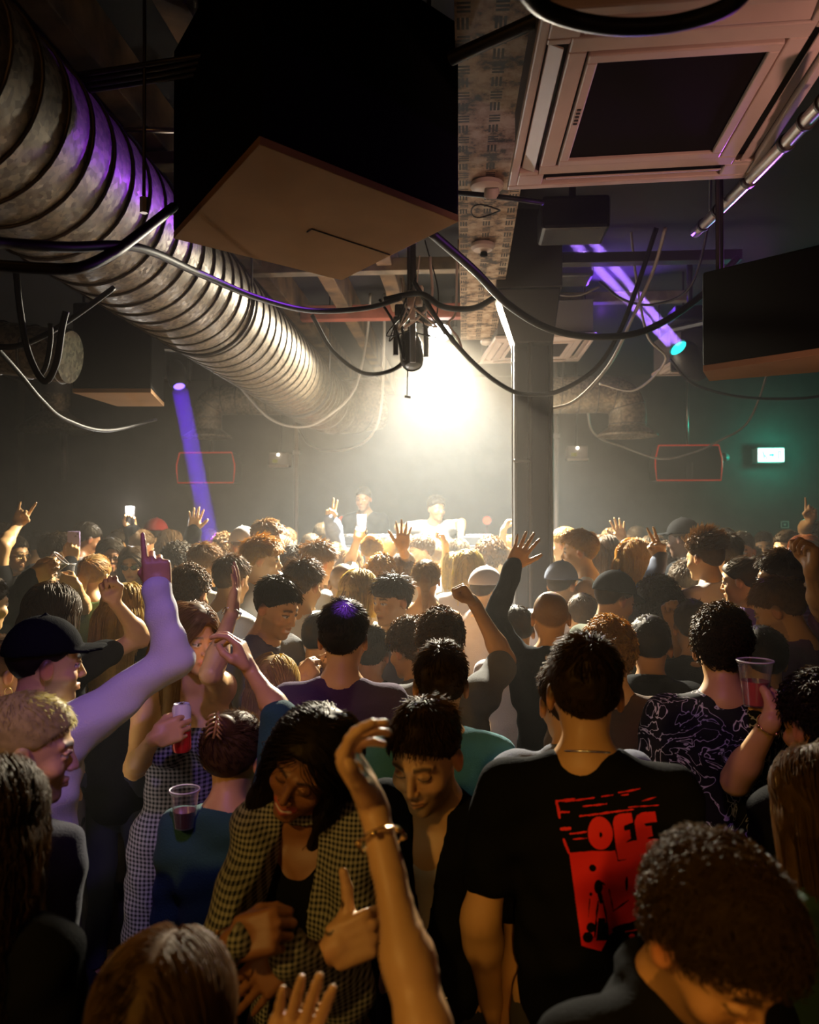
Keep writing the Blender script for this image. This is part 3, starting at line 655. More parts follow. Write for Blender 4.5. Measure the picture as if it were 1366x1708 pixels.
def surface_nets(D, X, Y, Z):
    S = D < 0
    c8 = [S[i:S.shape[0] - 1 + i, j:S.shape[1] - 1 + j, k:S.shape[2] - 1 + k] for i in (0, 1) for j in (0, 1) for k in (0, 1)]
    anyc = c8[0].copy(); allc = c8[0].copy()
    for q in c8[1:]: anyc |= q; allc &= q
    act = anyc & ~allc; I, J, K = np.nonzero(act); n = len(I)
    idx = np.full(act.shape, -1, np.int32); idx[I, J, K] = np.arange(n)
    acc = np.zeros((n, 3), np.float64); cnt = np.zeros(n)
    ax = (X, Y, Z); base = (I, J, K)
    for d in range(3):
        o1, o2 = [q for q in range(3) if q != d]
        for u in (0, 1):
            for v in (0, 1):
                p = list(base); p[o1] = p[o1] + u; p[o2] = p[o2] + v; q = list(p); q[d] = q[d] + 1
                d0 = D[tuple(p)]; d1 = D[tuple(q)]; m = (d0 < 0) != (d1 < 0)
                t = np.where(m, d0 / np.where(m, d0 - d1, 1), 0)
                for w in range(3):
                    x = ax[w][p[w]] if w != d else ax[w][p[w]] * (1 - t) + ax[w][q[w]] * t
                    acc[:, w] += np.where(m, x, 0)
                cnt += m
    V = acc / np.maximum(cnt, 1)[:, None]; Q = []
    for d in range(3):
        o1, o2 = [(1, 2), (2, 0), (0, 1)][d]
        a = [slice(None)] * 3; b = [slice(None)] * 3; a[d] = slice(0, -1); b[d] = slice(1, None)
        for w in (o1, o2): a[w] = slice(1, -1); b[w] = slice(1, -1)
        s0 = S[tuple(a)]; s1 = S[tuple(b)]; e = np.nonzero(s0 != s1); inside = s0[e]
        c = list(e); c[o1] = c[o1] + 1; c[o2] = c[o2] + 1
        def at(u, v): q = list(c); q[o1] = q[o1] - u; q[o2] = q[o2] - v; return idx[tuple(q)]
        quad = np.stack([at(1, 1), at(0, 1), at(0, 0), at(1, 0)], 1)
        quad[~inside] = quad[~inside][:, ::-1]; Q.append(quad)
    return V, np.concatenate(Q)

def relax_mesh(V, Q, n=2, f=.5):
    V = np.array(V, float)
    for _ in range(n):
        A = np.zeros_like(V); C = np.zeros(len(V))
        for i in range(4):
            for j in ((i + 1) % 4, (i + 3) % 4): np.add.at(A, Q[:, i], V[Q[:, j]]); np.add.at(C, Q[:, i], 1)
        V += f * (A / np.maximum(C, 1)[:, None] - V)
    return V

def np_mesh(name, V, Q, m, parent=None, loc=None, colors=None, smooth=True):
    me = bpy.data.meshes.new(name); V = np.asarray(V, np.float32)
    if parent is not None: V = V - np.array(parent_loc(parent), np.float32)
    elif loc is not None: V = V - np.asarray(loc, np.float32)
    nq, w = Q.shape
    me.vertices.add(len(V)); me.vertices.foreach_set('co', V.ravel())
    me.loops.add(nq * w); me.loops.foreach_set('vertex_index', Q.astype(np.int32).ravel())
    me.polygons.add(nq); me.polygons.foreach_set('loop_start', np.arange(0, nq * w, w, dtype=np.int32)); me.polygons.foreach_set('loop_total', np.full(nq, w, np.int32))
    if smooth: me.polygons.foreach_set('use_smooth', np.ones(nq, bool))
    if colors is not None:
        at = me.color_attributes.new('tone', 'FLOAT_COLOR', 'POINT'); c = np.ones((len(V), 4), np.float32); c[:, :3] = colors; at.data.foreach_set('color', c.ravel())
    me.update(calc_edges=True); me.materials.append(m)
    o = bpy.data.objects.new(name, me); col.objects.link(o)
    if parent is not None: o.parent = parent
    elif loc is not None: o.location = Vector(loc)
    return o

# ------------------------------------------------------------------ materials of people
def skin_mat():
    m = bpy.data.materials.new('skin'); m.use_nodes = True; nt = m.node_tree; b = nt.nodes['Principled BSDF']
    a = nt.nodes.new('ShaderNodeAttribute'); a.attribute_name = 'tone'
    nt.links.new(a.outputs['Color'], b.inputs['Base Color']); b.inputs['Roughness'].default_value = .46; b.inputs['Specular IOR Level'].default_value = .4
    tc = nt.nodes.new('ShaderNodeTexCoord'); n = nt.nodes.new('ShaderNodeTexNoise'); n.inputs['Scale'].default_value = 160; nt.links.new(tc.outputs['Object'], n.inputs['Vector'])
    bp = nt.nodes.new('ShaderNodeBump'); bp.inputs['Strength'].default_value = .12; bp.inputs['Distance'].default_value = .003
    nt.links.new(n.outputs['Fac'], bp.inputs['Height']); nt.links.new(bp.outputs['Normal'], b.inputs['Normal'])
    return m
m_skin = skin_mat()
SKIN = dict(pale=(.68, .42, .20), light=(.60, .34, .14), tan=(.45, .235, .085), brown=(.27, .115, .04), dark=(.085, .040, .018))
HAIRC = dict(black=(.016, .012, .009), dark=(.042, .025, .012), brown=(.10, .055, .022), light=(.20, .12, .05), blond=(.50, .34, .12), gold=(.34, .20, .05), grey=(.2, .18, .15), red=(.22, .07, .02), straw=(.50, .42, .16))
def hair_mat(c):
    n = 'hair_' + c
    if n in MATS: return MATS[n]
    m = mat(n, HAIRC[c], .52, spec=.22, var=.25, vscale=60); nt = m.node_tree
    t = nt.nodes.new('ShaderNodeBsdfTranslucent'); k = HAIRC[c]; t.inputs['Color'].default_value = (min(1, k[0] * 2.2 + .20), min(1, k[1] * 2.0 + .115), min(1, k[2] * 1.4 + .03), 1); nt.nodes['Principled BSDF'].inputs['Specular Tint'].default_value = (1, .74, .38, 1)
    x = nt.nodes.new('ShaderNodeMixShader'); x.inputs[0].default_value = .35; o = nt.nodes['Material Output']
    nt.links.new(nt.nodes['Principled BSDF'].outputs[0], x.inputs[1]); nt.links.new(t.outputs[0], x.inputs[2]); nt.links.new(x.outputs[0], o.inputs['Surface']); return m
CLOTH = dict(black=(.007, .007, .007), white=(.72, .70, .66), lilac=(.66, .62, .70), navy=(.018, .018, .030), grey=(.13, .125, .12), teal=(.06, .20, .23), dkteal=(.03, .085, .09), aqua=(.10, .28, .27), purple=(.11, .045, .17), plum=(.06, .03, .075), green=(.10, .17, .04), dkgreen=(.02, .045, .025),
             orange=(.75, .20, .02), stone=(.45, .38, .36), slate=(.13, .14, .18), cream=(.55, .48, .38), mustard=(.35, .24, .03), olive=(.07, .07, .03), red=(.4, .03, .02), denim=(.04, .06, .12), brown=(.10, .06, .035))
def cloth(c):
    if c in MATS: return MATS[c]
    return mat('cloth_' + c, CLOTH[c], .9, spec=.03 if max(CLOTH[c]) < .03 else .09, bump=.25, bscale=220, sheen=.0 if max(CLOTH[c]) < .03 else .06)
def check_pat(c1, c2, sc):
    def f(nt, b, tc):
        w = []
        for ax in ('X', 'Z'):
            sp = nt.nodes.new('ShaderNodeSeparateXYZ'); nt.links.new(tc.outputs['Object'], sp.inputs[0])
            a = nt.nodes.new('ShaderNodeMath'); a.operation = 'MULTIPLY'; a.inputs[1].default_value = sc; nt.links.new(sp.outputs[ax], a.inputs[0])
            fr = nt.nodes.new('ShaderNodeMath'); fr.operation = 'FRACT'; nt.links.new(a.outputs[0], fr.inputs[0])
            g = nt.nodes.new('ShaderNodeMath'); g.operation = 'GREATER_THAN'; g.inputs[1].default_value = .5; nt.links.new(fr.outputs[0], g.inputs[0]); w.append(g)
        s = nt.nodes.new('ShaderNodeMath'); s.operation = 'ADD'; nt.links.new(w[0].outputs[0], s.inputs[0]); nt.links.new(w[1].outputs[0], s.inputs[1])
        h = nt.nodes.new('ShaderNodeMath'); h.operation = 'MULTIPLY'; h.inputs[1].default_value = .5; nt.links.new(s.outputs[0], h.inputs[0])
        mx = nt.nodes.new('ShaderNodeMix'); mx.data_type = 'RGBA'; nt.links.new(h.outputs[0], mx.inputs['Factor'])
        mx.inputs['A'].default_value = (*c1, 1); mx.inputs['B'].default_value = (*c2, 1); nt.links.new(mx.outputs['Result'], b.inputs['Base Color'])
    return f
def splash_pat(nt, b, tc):
    n = nt.nodes.new('ShaderNodeTexNoise'); n.inputs['Scale'].default_value = 11; n.inputs['Detail'].default_value = 2; n.inputs['Distortion'].default_value = 2.2
    nt.links.new(tc.outputs['Object'], n.inputs['Vector']); r = nt.nodes.new('ShaderNodeValToRGB'); e = r.color_ramp.elements
    e[0].position = .0; e[0].color = (.008, .008, .010, 1); e[1].position = 1; e[1].color = (.008, .008, .010, 1)
    for p, c in ((.485, .008), (.50, .55), (.515, .55), (.53, .008)): q = e.new(p); q.color = (c, c, c, 1)
    nt.links.new(n.outputs['Fac'], r.inputs['Fac']); nt.links.new(r.outputs['Color'], b.inputs['Base Color'])
def stripe_pat(c1, c2, sc):
    def f(nt, b, tc):
        w = nt.nodes.new('ShaderNodeTexWave'); w.bands_direction = 'Z'; w.inputs['Scale'].default_value = sc; w.inputs['Distortion'].default_value = 1.5; w.inputs['Detail Scale'].default_value = .4
        nt.links.new(tc.outputs['Object'], w.inputs['Vector']); mx = nt.nodes.new('ShaderNodeMix'); mx.data_type = 'RGBA'
        nt.links.new(w.outputs['Fac'], mx.inputs['Factor']); mx.inputs['A'].default_value = (*c1, 1); mx.inputs['B'].default_value = (*c2, 1); nt.links.new(mx.outputs['Result'], b.inputs['Base Color'])
    return f
MATS['gingham'] = pattern_mat('cloth_gingham', check_pat((.012, .014, .009), (.32, .30, .20), 105))
MATS['plaid'] = pattern_mat('cloth_plaid', check_pat((.012, .012, .016), (.22, .20, .24), 70))
MATS['splash'] = pattern_mat('cloth_splash', splash_pat)
MATS['lines'] = pattern_mat('cloth_lines', stripe_pat((.10, .05, .15), (.22, .14, .28), 18))
m_trous = [mat('cloth_dark_denim', (.02, .024, .035), .85), mat('cloth_black_trousers', (.011, .011, .012), .85), mat('cloth_brown_trousers', (.05, .04, .03), .85)]
m_shoe = mat('dark_shoe', (.02, .02, .02), .5)
m_gold = mat('gold_jewellery', (.75, .5, .18), .25, 1.0); m_silver = mat('silver_jewellery', (.8, .78, .75), .2, 1.0)

# ------------------------------------------------------------------ heads, hands, hair
def head_field(F, Hc, B, k, female, smile, jaw=1.0):
    """B rows: head right, forward, up"""
    m = .16 * k; sl, g = F.sub(Hc - m, Hc + m)
    L = [sum((g[j] - Hc[j]) * B[i][j] for j in range(3)) / k for i in range(3)]
    x, y, z = L; ax = np.abs(x)
    def ell(c, r):
        p = [(ax - c[0]) / r[0], (y - c[1]) / r[1], (z - c[2]) / r[2]]; n = np.sqrt(p[0] ** 2 + p[1] ** 2 + p[2] ** 2)
        return n * (n - 1) / np.maximum(np.sqrt((p[0] / r[0]) ** 2 + (p[1] / r[1]) ** 2 + (p[2] / r[2]) ** 2), 1e-6)
    def cn(a, b, ra, rb): return cone_d((ax, y, z), np.array(a), np.array(b), ra, rb)
    def U(a, b, q): h = np.maximum(q - np.abs(a - b), 0) / q; return np.minimum(a, b) - h * h * q * .25
    def C(a, b, q): b = -b; h = np.maximum(q - np.abs(a - b), 0) / q; return np.maximum(a, b) + h * h * q * .25
    jw = jaw * (.92 if female else 1.0)
    d = ell((0, -.012, .035), (.075, .097, .083))
    d = U(d, ell((0, .022, -.028), (.059 * jw, .067, .080)), .03)
    d = U(d, ell((0, .034, -.072), (.046 * jw, .047, .036)), .025)
    d = U(d, cn((0, .074, -.098), (.010 * jw, .072, -.098), .015, .015), .022)
    d = U(d, ell((.043 * jw, .058, -.030), (.022, .022, .020)), .022)
    d = U(d, cn((.010, .088, .024), (.046, .071, .026), .0075, .0065), .014)
    d = C(d, ell((.031, .099, .003), (.019, .017, .0135)), .012)
    d = U(d, ell((.031, .0765, .003), (.0128, .0128, .0125)), .003)
    d = U(d, cn((.019, .0865, .0085), (.031, .0905, .0125), .0032, .0036), .005)
    d = U(d, cn((.031, .0905, .0125), (.044, .081, .008), .0036, .003), .005)
    d = U(d, cn((.020, .0855, -.004), (.042, .080, -.003), .003, .003), .006)
    d = U(d, cn((0, .086, .016), (0, .107, -.028), .0065, .0105 if not female else .0092), .013)
    d = U(d, ell((.0115, .098, -.033), (.0075, .0085, .0065)), .006)
    d = C(d, ell((.0065, .106, -.042), (.0032, .005, .0045)), .003)
    mw = .024 + .006 * smile; mz = .006 * smile
    lp = 1.2 if female else 1.0
    d = U(d, cn((.003, .0965, -.0585), (mw, .083, -.0625 + mz), .0052 * lp, .0026), .007)
    d = U(d, cn((0, .0955, -.0715 - .003 * smile), (mw * .75, .086, -.069 + mz * .3), .0062 * lp, .003), .007)
    d = C(d, cn((0, .104, -.0645), (mw * .95, .090, -.0635 + mz), .0016 + .0028 * smile, .0008), .003)
    if smile > .5: d = U(d, ell((0, .082, -.0635), (.021, .0135, .0058)), .001)
    e = ell((.078, -.012, -.004), (.0105, .020, .031)); e = C(e, ell((.0885, -.006, -.001), (.0065, .011, .019)), .005)
    d = U(d, e, .007)
    F.join(sl, d * k, .025)

def skin_colors(V, Hc, B, k, tone, o):
    c = np.tile(np.array(SKIN[tone]), (len(V), 1)) * (1 + .06 * np.sin(V @ np.array((23., 31., 17.))))[:, None]
    L = (V - Hc) @ np.asarray(B).T / k; x, y, z = np.abs(L[:, 0]), L[:, 1], L[:, 2]
    def mix(m, q): m = np.clip(m, 0, 1)[:, None]; c[:] = c * (1 - m) + np.array(q) * m
    front = (y > .045) & (np.abs(z) < .13) & (x < .075)
    T = np.array(SKIN[tone]); sm = o.get('smile', 0); lipc = o.get('lip', T * np.array((.95, .55, .55)))
    inh = (np.abs(z) < .14) & (x < .1) & (np.abs(y) < .14)
    mix(inh * np.exp(-((x - .085) / .014) ** 2 - (z / .04) ** 2 - ((y + .012) / .03) ** 2) * .8, T * np.array((1.0, .62, .55)))       # ears are redder, and the tint also paints in their backlit glow
    mix(front * np.exp(-((x - .045) / .02) ** 2 - ((z + .03) / .02) ** 2) * .3, T * np.array((1.05, .75, .7)))
    mz = .006 * sm * np.clip(x / .03, 0, 1); mw = .026 + .006 * sm
    lip = front * (y > .075) * np.clip(1.5 - np.abs(z + .065 - mz) / .0095, 0, 1) * np.clip((mw - x) / .006, 0, 1)
    mix(lip * (.85 if o.get('female') else .5), lipc)
    if sm > .5: mix(front * (y > .08) * np.clip(1.4 - np.abs(z + .0635 - mz * .5) / .0040, 0, 1) * np.clip((.023 - x) / .003, 0, 1), (.85, .80, .70))
    else: mix(front * (y > .08) * np.clip(1.4 - np.abs(z + .0645 - mz) / .0022, 0, 1) * np.clip((mw - x) / .004, 0, 1) * .8, T * .25)
    hc = np.array(HAIRC[o.get('hair', ('short', 'dark'))[1]])
    brow = front * np.clip(1.6 - np.abs(z - .0285 - .10 * (x - .03) * (x < .036) + .22 * np.maximum(x - .036, 0)) / (.0034 if o.get('female') else .0048), 0, 1) * (x > .012) * (x < .050)
    mix(brow * .9, np.minimum(hc, .12))
    ex = (x - .031) / .0135; ez = (z - .0025) / .0068
    if o.get('eyes', 'open') == 'open':
        w = front * (y > .070) * np.clip((1.15 - ex ** 2 - ez ** 2) * 5, 0, 1); mix(w, (.62, .58, .52))
        L0 = L[:, 0] - np.sign(L[:, 0]) * .031 - o.get('gaze', 0.0) * .005
        mix(w * np.clip((.0066 - np.hypot(L0, z - .003 - o.get('gazez', 0) * .004)) / .0015, 0, 1), (.03, .018, .01))
    lash = front * (y > .070) * np.clip(1.5 - np.abs(ez - np.sqrt(np.clip(1.1 - ex ** 2, 0, 1)) * (1 if o.get('eyes', 'open') == 'open' else -.4)) / .32, 0, 1) * (np.abs(ex) < 1.1)
    mix(lash * .9, (.01, .008, .006))
    if o.get('beard'):
        bd = inh * (y > -.01) * np.clip(1 - np.abs(lip), 0, 1) * np.clip((-.030 - .35 * np.maximum(.06 - y, 0) * 0 - z + .25 * (.085 - y) * 0) / .012, 0, 1) * np.clip((z + .135) / .02, 0, 1)
        nose = np.clip(1 - x / .016, 0, 1) * (z > -.048); side = np.clip((x + .9 * np.maximum(-.075 - z, 0) * 0 - 0.0) / .01, .55, 1)
        mix(bd * (1 - nose) * o['beard'] * np.where((z > -.052) & (x < .03), .7, 1), np.minimum(hc * 1.1, .05))
    # scalp under the hair
    hl = inh * np.clip((z - .74 * y - .012) / .012, 0, 1) * (z > -.09)
    if o.get('hair', ('short',))[0] != 'bald': mix(hl * (.85 if o.get('hair', ('short',))[0] != 'buzz' else .72) * (.95 + .05 * np.sin(V[:, 0] * 900) * np.sin(V[:, 1] * 1100 + V[:, 2] * 700)), hc)
    return np.clip(c, 0, 1)

def hand_prims(F, wrist, d, n, side, pose, s=1.0, spread=None):
    """d: wrist to knuckles, n: where the palm looks, side 'L' or 'R'"""
    d = np.asarray(d, float); d /= np.linalg.norm(d); n = np.asarray(n, float); n = n - d * (n @ d); n /= np.linalg.norm(n)
    t = np.cross(d, n) if side == 'R' else np.cross(n, d)
    A = lambda v: wrist + (t * v[0] + n * v[1] + d * v[2]) * s
    P = dict(open=((6, 10, 6),) * 4, flat=((12, 8, 5),) * 4, relax=((28, 32, 20), (32, 38, 24), (36, 42, 26), (40, 45, 28)), fist=((80, 98, 60),) * 4, loose=((55, 70, 45), (60, 75, 45), (64, 78, 45), (68, 80, 45)),
             point=((4, 6, 4), (66, 98, 60), (76, 98, 60), (84, 98, 60)), grip=((42, 48, 28), (45, 50, 30), (48, 50, 30), (52, 52, 30)), horns=((5, 8, 5), (80, 98, 60), (80, 98, 60), (6, 10, 6)),
             vee=((4, 6, 4), (6, 8, 4), (82, 98, 60), (84, 98, 60)), thumb=((62, 72, 35), (66, 76, 38), (70, 78, 40), (74, 78, 40)), clap=((50, 30, 15), (62, 34, 18), (72, 36, 18), (80, 36, 18)))[pose]
    sp = spread if spread is not None else dict(open=10, flat=3, relax=3, vee=8, horns=6, clap=5).get(pose, 1)
    G = []                                                              # finger cones
    for i, (off, ln, r0) in enumerate(((.031, .072, .0088), (.0105, .080, .0090), (-.0105, .074, .0086), (-.030, .058, .0076))):
        base = A((off, 0, .086 - (.002, -.002, .003, .013)[i])); yaw = R(sp * (1.35, .35, -.5, -1.5)[i]); D = d * math.cos(yaw) + t * math.sin(yaw); p = base; ang = 0
        pts = [(A((off * .78, -.002, .045)), .0105), (base, r0 * 1.12)]
        for seg, fx, rr in zip((.45, .30, .25), P[i], (.98, .88, .76)):
            ang += R(fx); q = D * math.cos(ang) + n * math.sin(ang); p = p + q * ln * seg * 1.12 * s; pts.append((p, r0 * rr))
        G.append(pts)
    if pose in ('open', 'flat', 'clap'): th = [(.030, .004, .022), (.054, .010, .050), (.074, .014, .078), (.088, .016, .100)]
    elif pose in ('relax', 'grip', 'loose'): th = [(.028, .008, .024), (.046, .026, .050), (.046, .042, .078), (.036, .050, .100)]
    elif pose == 'thumb': th = [(.028, .006, .026), (.050, .010, .052), (.084, .004, .064), (.112, -.006, .068)]
    else: th = [(.028, .010, .026), (.042, .030, .048), (.026, .044, .070), (.004, .046, .078)]
    TH = [(A(v), r) for v, r in zip(th, (.014, .0125, .0108, .0086))]
    lo = np.min([p for g in G + [TH] for p, r in g] + [wrist], 0) - .03; hi = np.max([p for g in G + [TH] for p, r in g] + [wrist], 0) + .03
    sl, g = F.sub(lo - .03, hi + .03)
    if sl is None: return lo, hi
    B = np.array([t, n, d]); c = A((0, .001, .044))
    q = [np.abs(sum((g[j] - c[j]) * B[i][j] for j in range(3))) - h * s for i, h in enumerate((.029, .004, .030))]
    dp = np.sqrt(sum(np.maximum(u, 0) ** 2 for u in q)) + np.minimum(np.maximum(np.maximum(q[0], q[1]), q[2]), 0) - .0105 * s
    def sm(a, b, k): h = np.maximum(k - np.abs(a - b), 0) / k; return np.minimum(a, b) - h * h * k * .25
    dp = sm(dp, cone_d(g, A((.018, .008, .03)), A((.026, .010, .055)), .016 * s, .013 * s), .012)
    dp = sm(dp, cone_d(g, A((-.024, .006, .025)), A((-.026, .005, .06)), .013 * s, .012 * s), .012)
    fd = None
    for pts in G:
        e = None
        for (a, ra), (b, rb) in zip(pts[:-1], pts[1:]): z = cone_d(g, a, b, ra * s, rb * s); e = z if e is None else sm(e, z, .003)
        fd = e if fd is None else np.minimum(fd, e)
    e = None
    for (a, ra), (b, rb) in zip(TH[:-1], TH[1:]): z = cone_d(g, a, b, ra * s, rb * s); e = z if e is None else sm(e, z, .004)
    dp = sm(dp, e, .010); dp = sm(dp, fd, .006)
    F.join(sl, dp, .012)
    return lo, hi

def tubes_mesh(P, r, sides=3):
    """P: strands x points x 3, r: points or strands x points"""
    n, m, _ = P.shape; T = np.gradient(P, axis=1); T /= np.linalg.norm(T, axis=2, keepdims=True) + 1e-9
    ref = np.array((.31, .52, .79)); u = np.cross(T, ref); u /= np.linalg.norm(u, axis=2, keepdims=True) + 1e-9; w = np.cross(T, u)
    a = np.arange(sides) * 2 * math.pi / sides; r = np.broadcast_to(r, (n, m))
    V = P[:, :, None, :] + r[:, :, None, None] * (np.cos(a)[None, None, :, None] * u[:, :, None, :] + np.sin(a)[None, None, :, None] * w[:, :, None, :])
    i = np.arange(n)[:, None, None] * m * sides + np.arange(m - 1)[None, :, None] * sides; j = np.arange(sides)[None, None, :]; j2 = (j + 1) % sides
    Q = np.stack([i + j, i + j2, i + sides + j2, i + sides + j], -1).reshape(-1, 4)
    return V.reshape(-1, 3), Q

EC, ER = np.array((0, -.012, .037)), np.array((.077, .099, .082))       # scalp ellipsoid
def hairline(L, style):
    """below 0 where hair grows, head-local points"""
    x, y, z = np.abs(L[..., 0]), L[..., 1], L[..., 2]
    d = .74 * y - z + .006
    d = np.maximum(d, -(z + .072))
    ear = .034 - np.sqrt((y + .004) ** 2 + (z + .012) ** 2); d = np.maximum(d, np.where(x > .055, ear, -1))
    return d

def build_hair(style, colr, Hc, B, k, z, parent, rs, face=0.0):
    q = hair_mat(colr); V = []; Q = []; n0 = 0
    near = z < 2.4; mid = z < 3.9
    vox = min(.0105, max(.0048, .0022 * z))
    S = dict(short=(.014, .004, .0025), crop=(.020, .0045, .005), messy=(.023, .005, .006), curly=(.025, .007, .008), afro=(.050, .036, .010), buzz=(.005, .003, 0), long=(.020, .014, .002), bob=(.022, .018, .002), bun=(.014, .010, .001), pony=(.015, .011, .001), undercut=(.036, .003, .004), wavy=(.016, .017, .003))
    tt, ts, nz = S[style]
    lo = np.array((-.17, -.20, -.16)); hi = np.array((.17, .17, .21))
    if style in ('long', 'wavy'): lo[2] = -.44
    if style == 'bob': lo[2] = -.20
    if style == 'pony': lo[2] = -.30
    if style == 'bun': lo[1] = -.22; hi[2] = .24
    F = Field(*[np.arange(a, b, vox, dtype=np.float32) for a, b in zip(lo, hi)]); F.pad = .06
    X, Y, Z = np.meshgrid(*F.ax, indexing='ij', sparse=True)
    rr = ER + np.array((ts, (ts + tt) * .55, tt)); cc = EC + np.array((0, .003, .002))
    p = [(X - cc[0]) / rr[0], (Y - cc[1]) / rr[1], (Z - cc[2]) / rr[2]]; n = np.sqrt(p[0] ** 2 + p[1] ** 2 + p[2] ** 2)
    d = n * (n - 1) / np.maximum(np.sqrt((p[0] / rr[0]) ** 2 + (p[1] / rr[1]) ** 2 + (p[2] / rr[2]) ** 2), 1e-6)
    ph = rs.uniform(0, 6.28, 9); nz = nz * min(1, .55 + .15 * z)
    def noise(f): return (np.sin(f * X + ph[0] + 1.7 * np.sin(f * .7 * Y + ph[1])) + np.sin(f * Y + ph[2] + 1.7 * np.sin(f * .8 * Z + ph[3])) + np.sin(f * Z + ph[4] + 1.7 * np.sin(f * .6 * X + ph[5]))) / 3
    if nz: d = d + nz * noise(120 if style in ('curly', 'afro') else 75) + nz * .6 * noise(210)
    ax = np.abs(X)
    h = (.74 * Y - Z + dict(wavy=.016, long=.008).get(style, .006)) / 1.24
    if style == 'messy' or style == 'bob': h = h - .016 * np.clip((.03 - ax) / .03 + 1, 0, 1) * (Y > .05) - .012 * (Y > .05)
    nape = -(Z + (.066 if style not in ('long', 'bob', 'wavy') else .4))
    h = np.maximum(h, nape)
    ear = np.where(ax > .055, .032 - np.sqrt((Y + .003) ** 2 + (Z + .014) ** 2) + 0 * ax, -1)
    if style not in ('long', 'bob', 'wavy', 'afro'): h = np.maximum(h, ear)
    d = np.maximum(d, h) + np.maximum(.012 - np.abs(d - h), 0) ** 2 / .012 * .25
    F.D = d.astype(np.float32)
    if style in ('long', 'wavy', 'bob'):
        Le = {'long': -.34, 'wavy': -.30, 'bob': -.125}[style]
        L3 = [X + 0 * Y + 0 * Z, (Y + 0 * X + 0 * Z) / .62, Z + 0 * X + 0 * Y]
        back = cone_d(L3, np.array((0, -.052 / .62, .02)), np.array((0, -.085 / .62, Le)), .088, .10 if style != 'bob' else .085)
        locks = cone_d([np.abs(L3[0]), L3[1] * .62, L3[2]], np.array((.074, .005, .05)), np.array((.086, .008 if style == 'bob' else .028, Le * (.95 if style == 'bob' else .75))), .026, .030)
        e = np.minimum(back, locks)
        if nz: e = e + (min(nz, .003) * 1.3) * (np.sin(95 * L3[0] + ph[0] + 12 * Z) + .8 * np.sin(130 * Y + ph[1] + 9 * Z + 40 * X)) / 2
        if style == 'wavy': e = e + .004 * np.sin(60 * Z + ph[6] + 20 * X + 15 * Y)
        facecut = .066 - np.sqrt(X ** 2 + ((Y - .075) * .8) ** 2 + ((Z + .03) * .55) ** 2)
        e = np.maximum(e, facecut)
        e = np.maximum(e, Le - Z)
        kk = .02; hh = np.maximum(kk - np.abs(F.D - e), 0) / kk; F.D = (np.minimum(F.D, e) - hh * hh * kk * .25).astype(np.float32)
    if style == 'bun': F.ell((0, -.085, .095), (.040, .036, .036), np.eye(3), .01)
    if style == 'pony': F.cone((0, -.105, .05), (0, -.135, -.02), .026, .030, .012); F.cone((0, -.135, -.02), (0, -.115, -.22), .030, .010, .02)
    V1, Q1 = F.mesh(); V.append(V1); Q.append(Q1); n0 = len(V1)
    # strands
    N = {'buzz': 0}.get(style, int(min(5200, 2600 * (2.0 / z) ** 1.3)))
    if style in ('curly', 'afro'): N = int(N * .55)
    if style in ('long', 'wavy', 'bob'): N = int(N * .6)
    if style in ('bun', 'pony'): N = int(N * .45)
    if N > 40:
        v = rs.normal(size=(N * 3, 3)); v /= np.linalg.norm(v, axis=1)[:, None]
        p = cc + v * rr * (.96 if style not in ('curly', 'afro', 'messy', 'crop') else .98); keep = hairline(p, style) < -.004
        if style in ('long', 'wavy', 'bob'): keep &= p[:, 2] > -.03
        if style == 'undercut': keep &= p[:, 2] > .035
        p = p[keep][:N]; v = v[keep][:N]; nrm = v / rr; nrm /= np.linalg.norm(nrm, axis=1)[:, None]
        wh = np.array((rs.uniform(-.02, .02), -.055, .13)); fl = p - wh; fl -= nrm * np.sum(fl * nrm, 1)[:, None]; fl /= np.linalg.norm(fl, axis=1)[:, None] + 1e-6
        N = len(p); M = 6; jit = rs.normal(size=(N, 3)) * .35
        Ln = dict(short=.019, crop=.029, messy=.042, curly=.026, afro=.03, long=.40, wavy=.36, bob=.20, bun=.05, pony=.05, undercut=.05).get(style, .03) * rs.uniform(.7, 1.2, N)
        if style in ('short', 'crop', 'messy', 'undercut'):
            topm = np.clip((p[:, 2] - .03) / .06, 0, 1); Ln = Ln * (.22 + .78 * topm) if style != 'messy' else Ln * (.30 + .70 * topm)
        r0 = max(.00085, .00052 * z) * (2.0 if style in ('curly', 'afro') else 1.25)
        P = np.zeros((N, M, 3)); P[:, 0] = p; cur = p.copy()
        if style in ('long', 'wavy', 'bob'):
            M = 12; P = np.zeros((N, M, 3)); P[:, 0] = p; cur = p.copy(); off = rs.uniform(.0, .012, N)
            wv = rs.uniform(0, 6.28, N)
            for i in range(1, M):
                side = np.stack([np.where(cur[:, 0] > 0, 1, -1) * .55, -.40 + 0 * cur[:, 0], -.75 + 0 * cur[:, 0]], 1)
                down = np.array((0, -.06, -1.0)); w = np.clip((.05 - cur[:, 2]) / .08, 0, 1)[:, None]
                st = side * (1 - w) + down * w; cur = cur + st / np.linalg.norm(st, axis=1)[:, None] * (Ln / (M - 1))[:, None]
                e = (cur - cc) / (rr + off[:, None]); ne = np.linalg.norm(e, axis=1); m = ((ne < 1) | (ne > 1)) & (cur[:, 2] > .0)
                cur[m] = cc + (e[m] / ne[m][:, None]) * (rr + off[m][:, None])
                low = cur[:, 2] < -.02
                xm = .092 + off[low] + .03 * (cur[low, 1] < -.02); cur[low, 0] = np.clip(cur[low, 0], -xm, xm); cur[low, 1] = np.maximum(cur[low, 1], -.125 - off[low])
                P[:, i] = cur
                if style == 'wavy': P[:, i, 0] += .008 * np.sin(50 * cur[:, 2] + wv)
        elif style in ('curly', 'afro'):
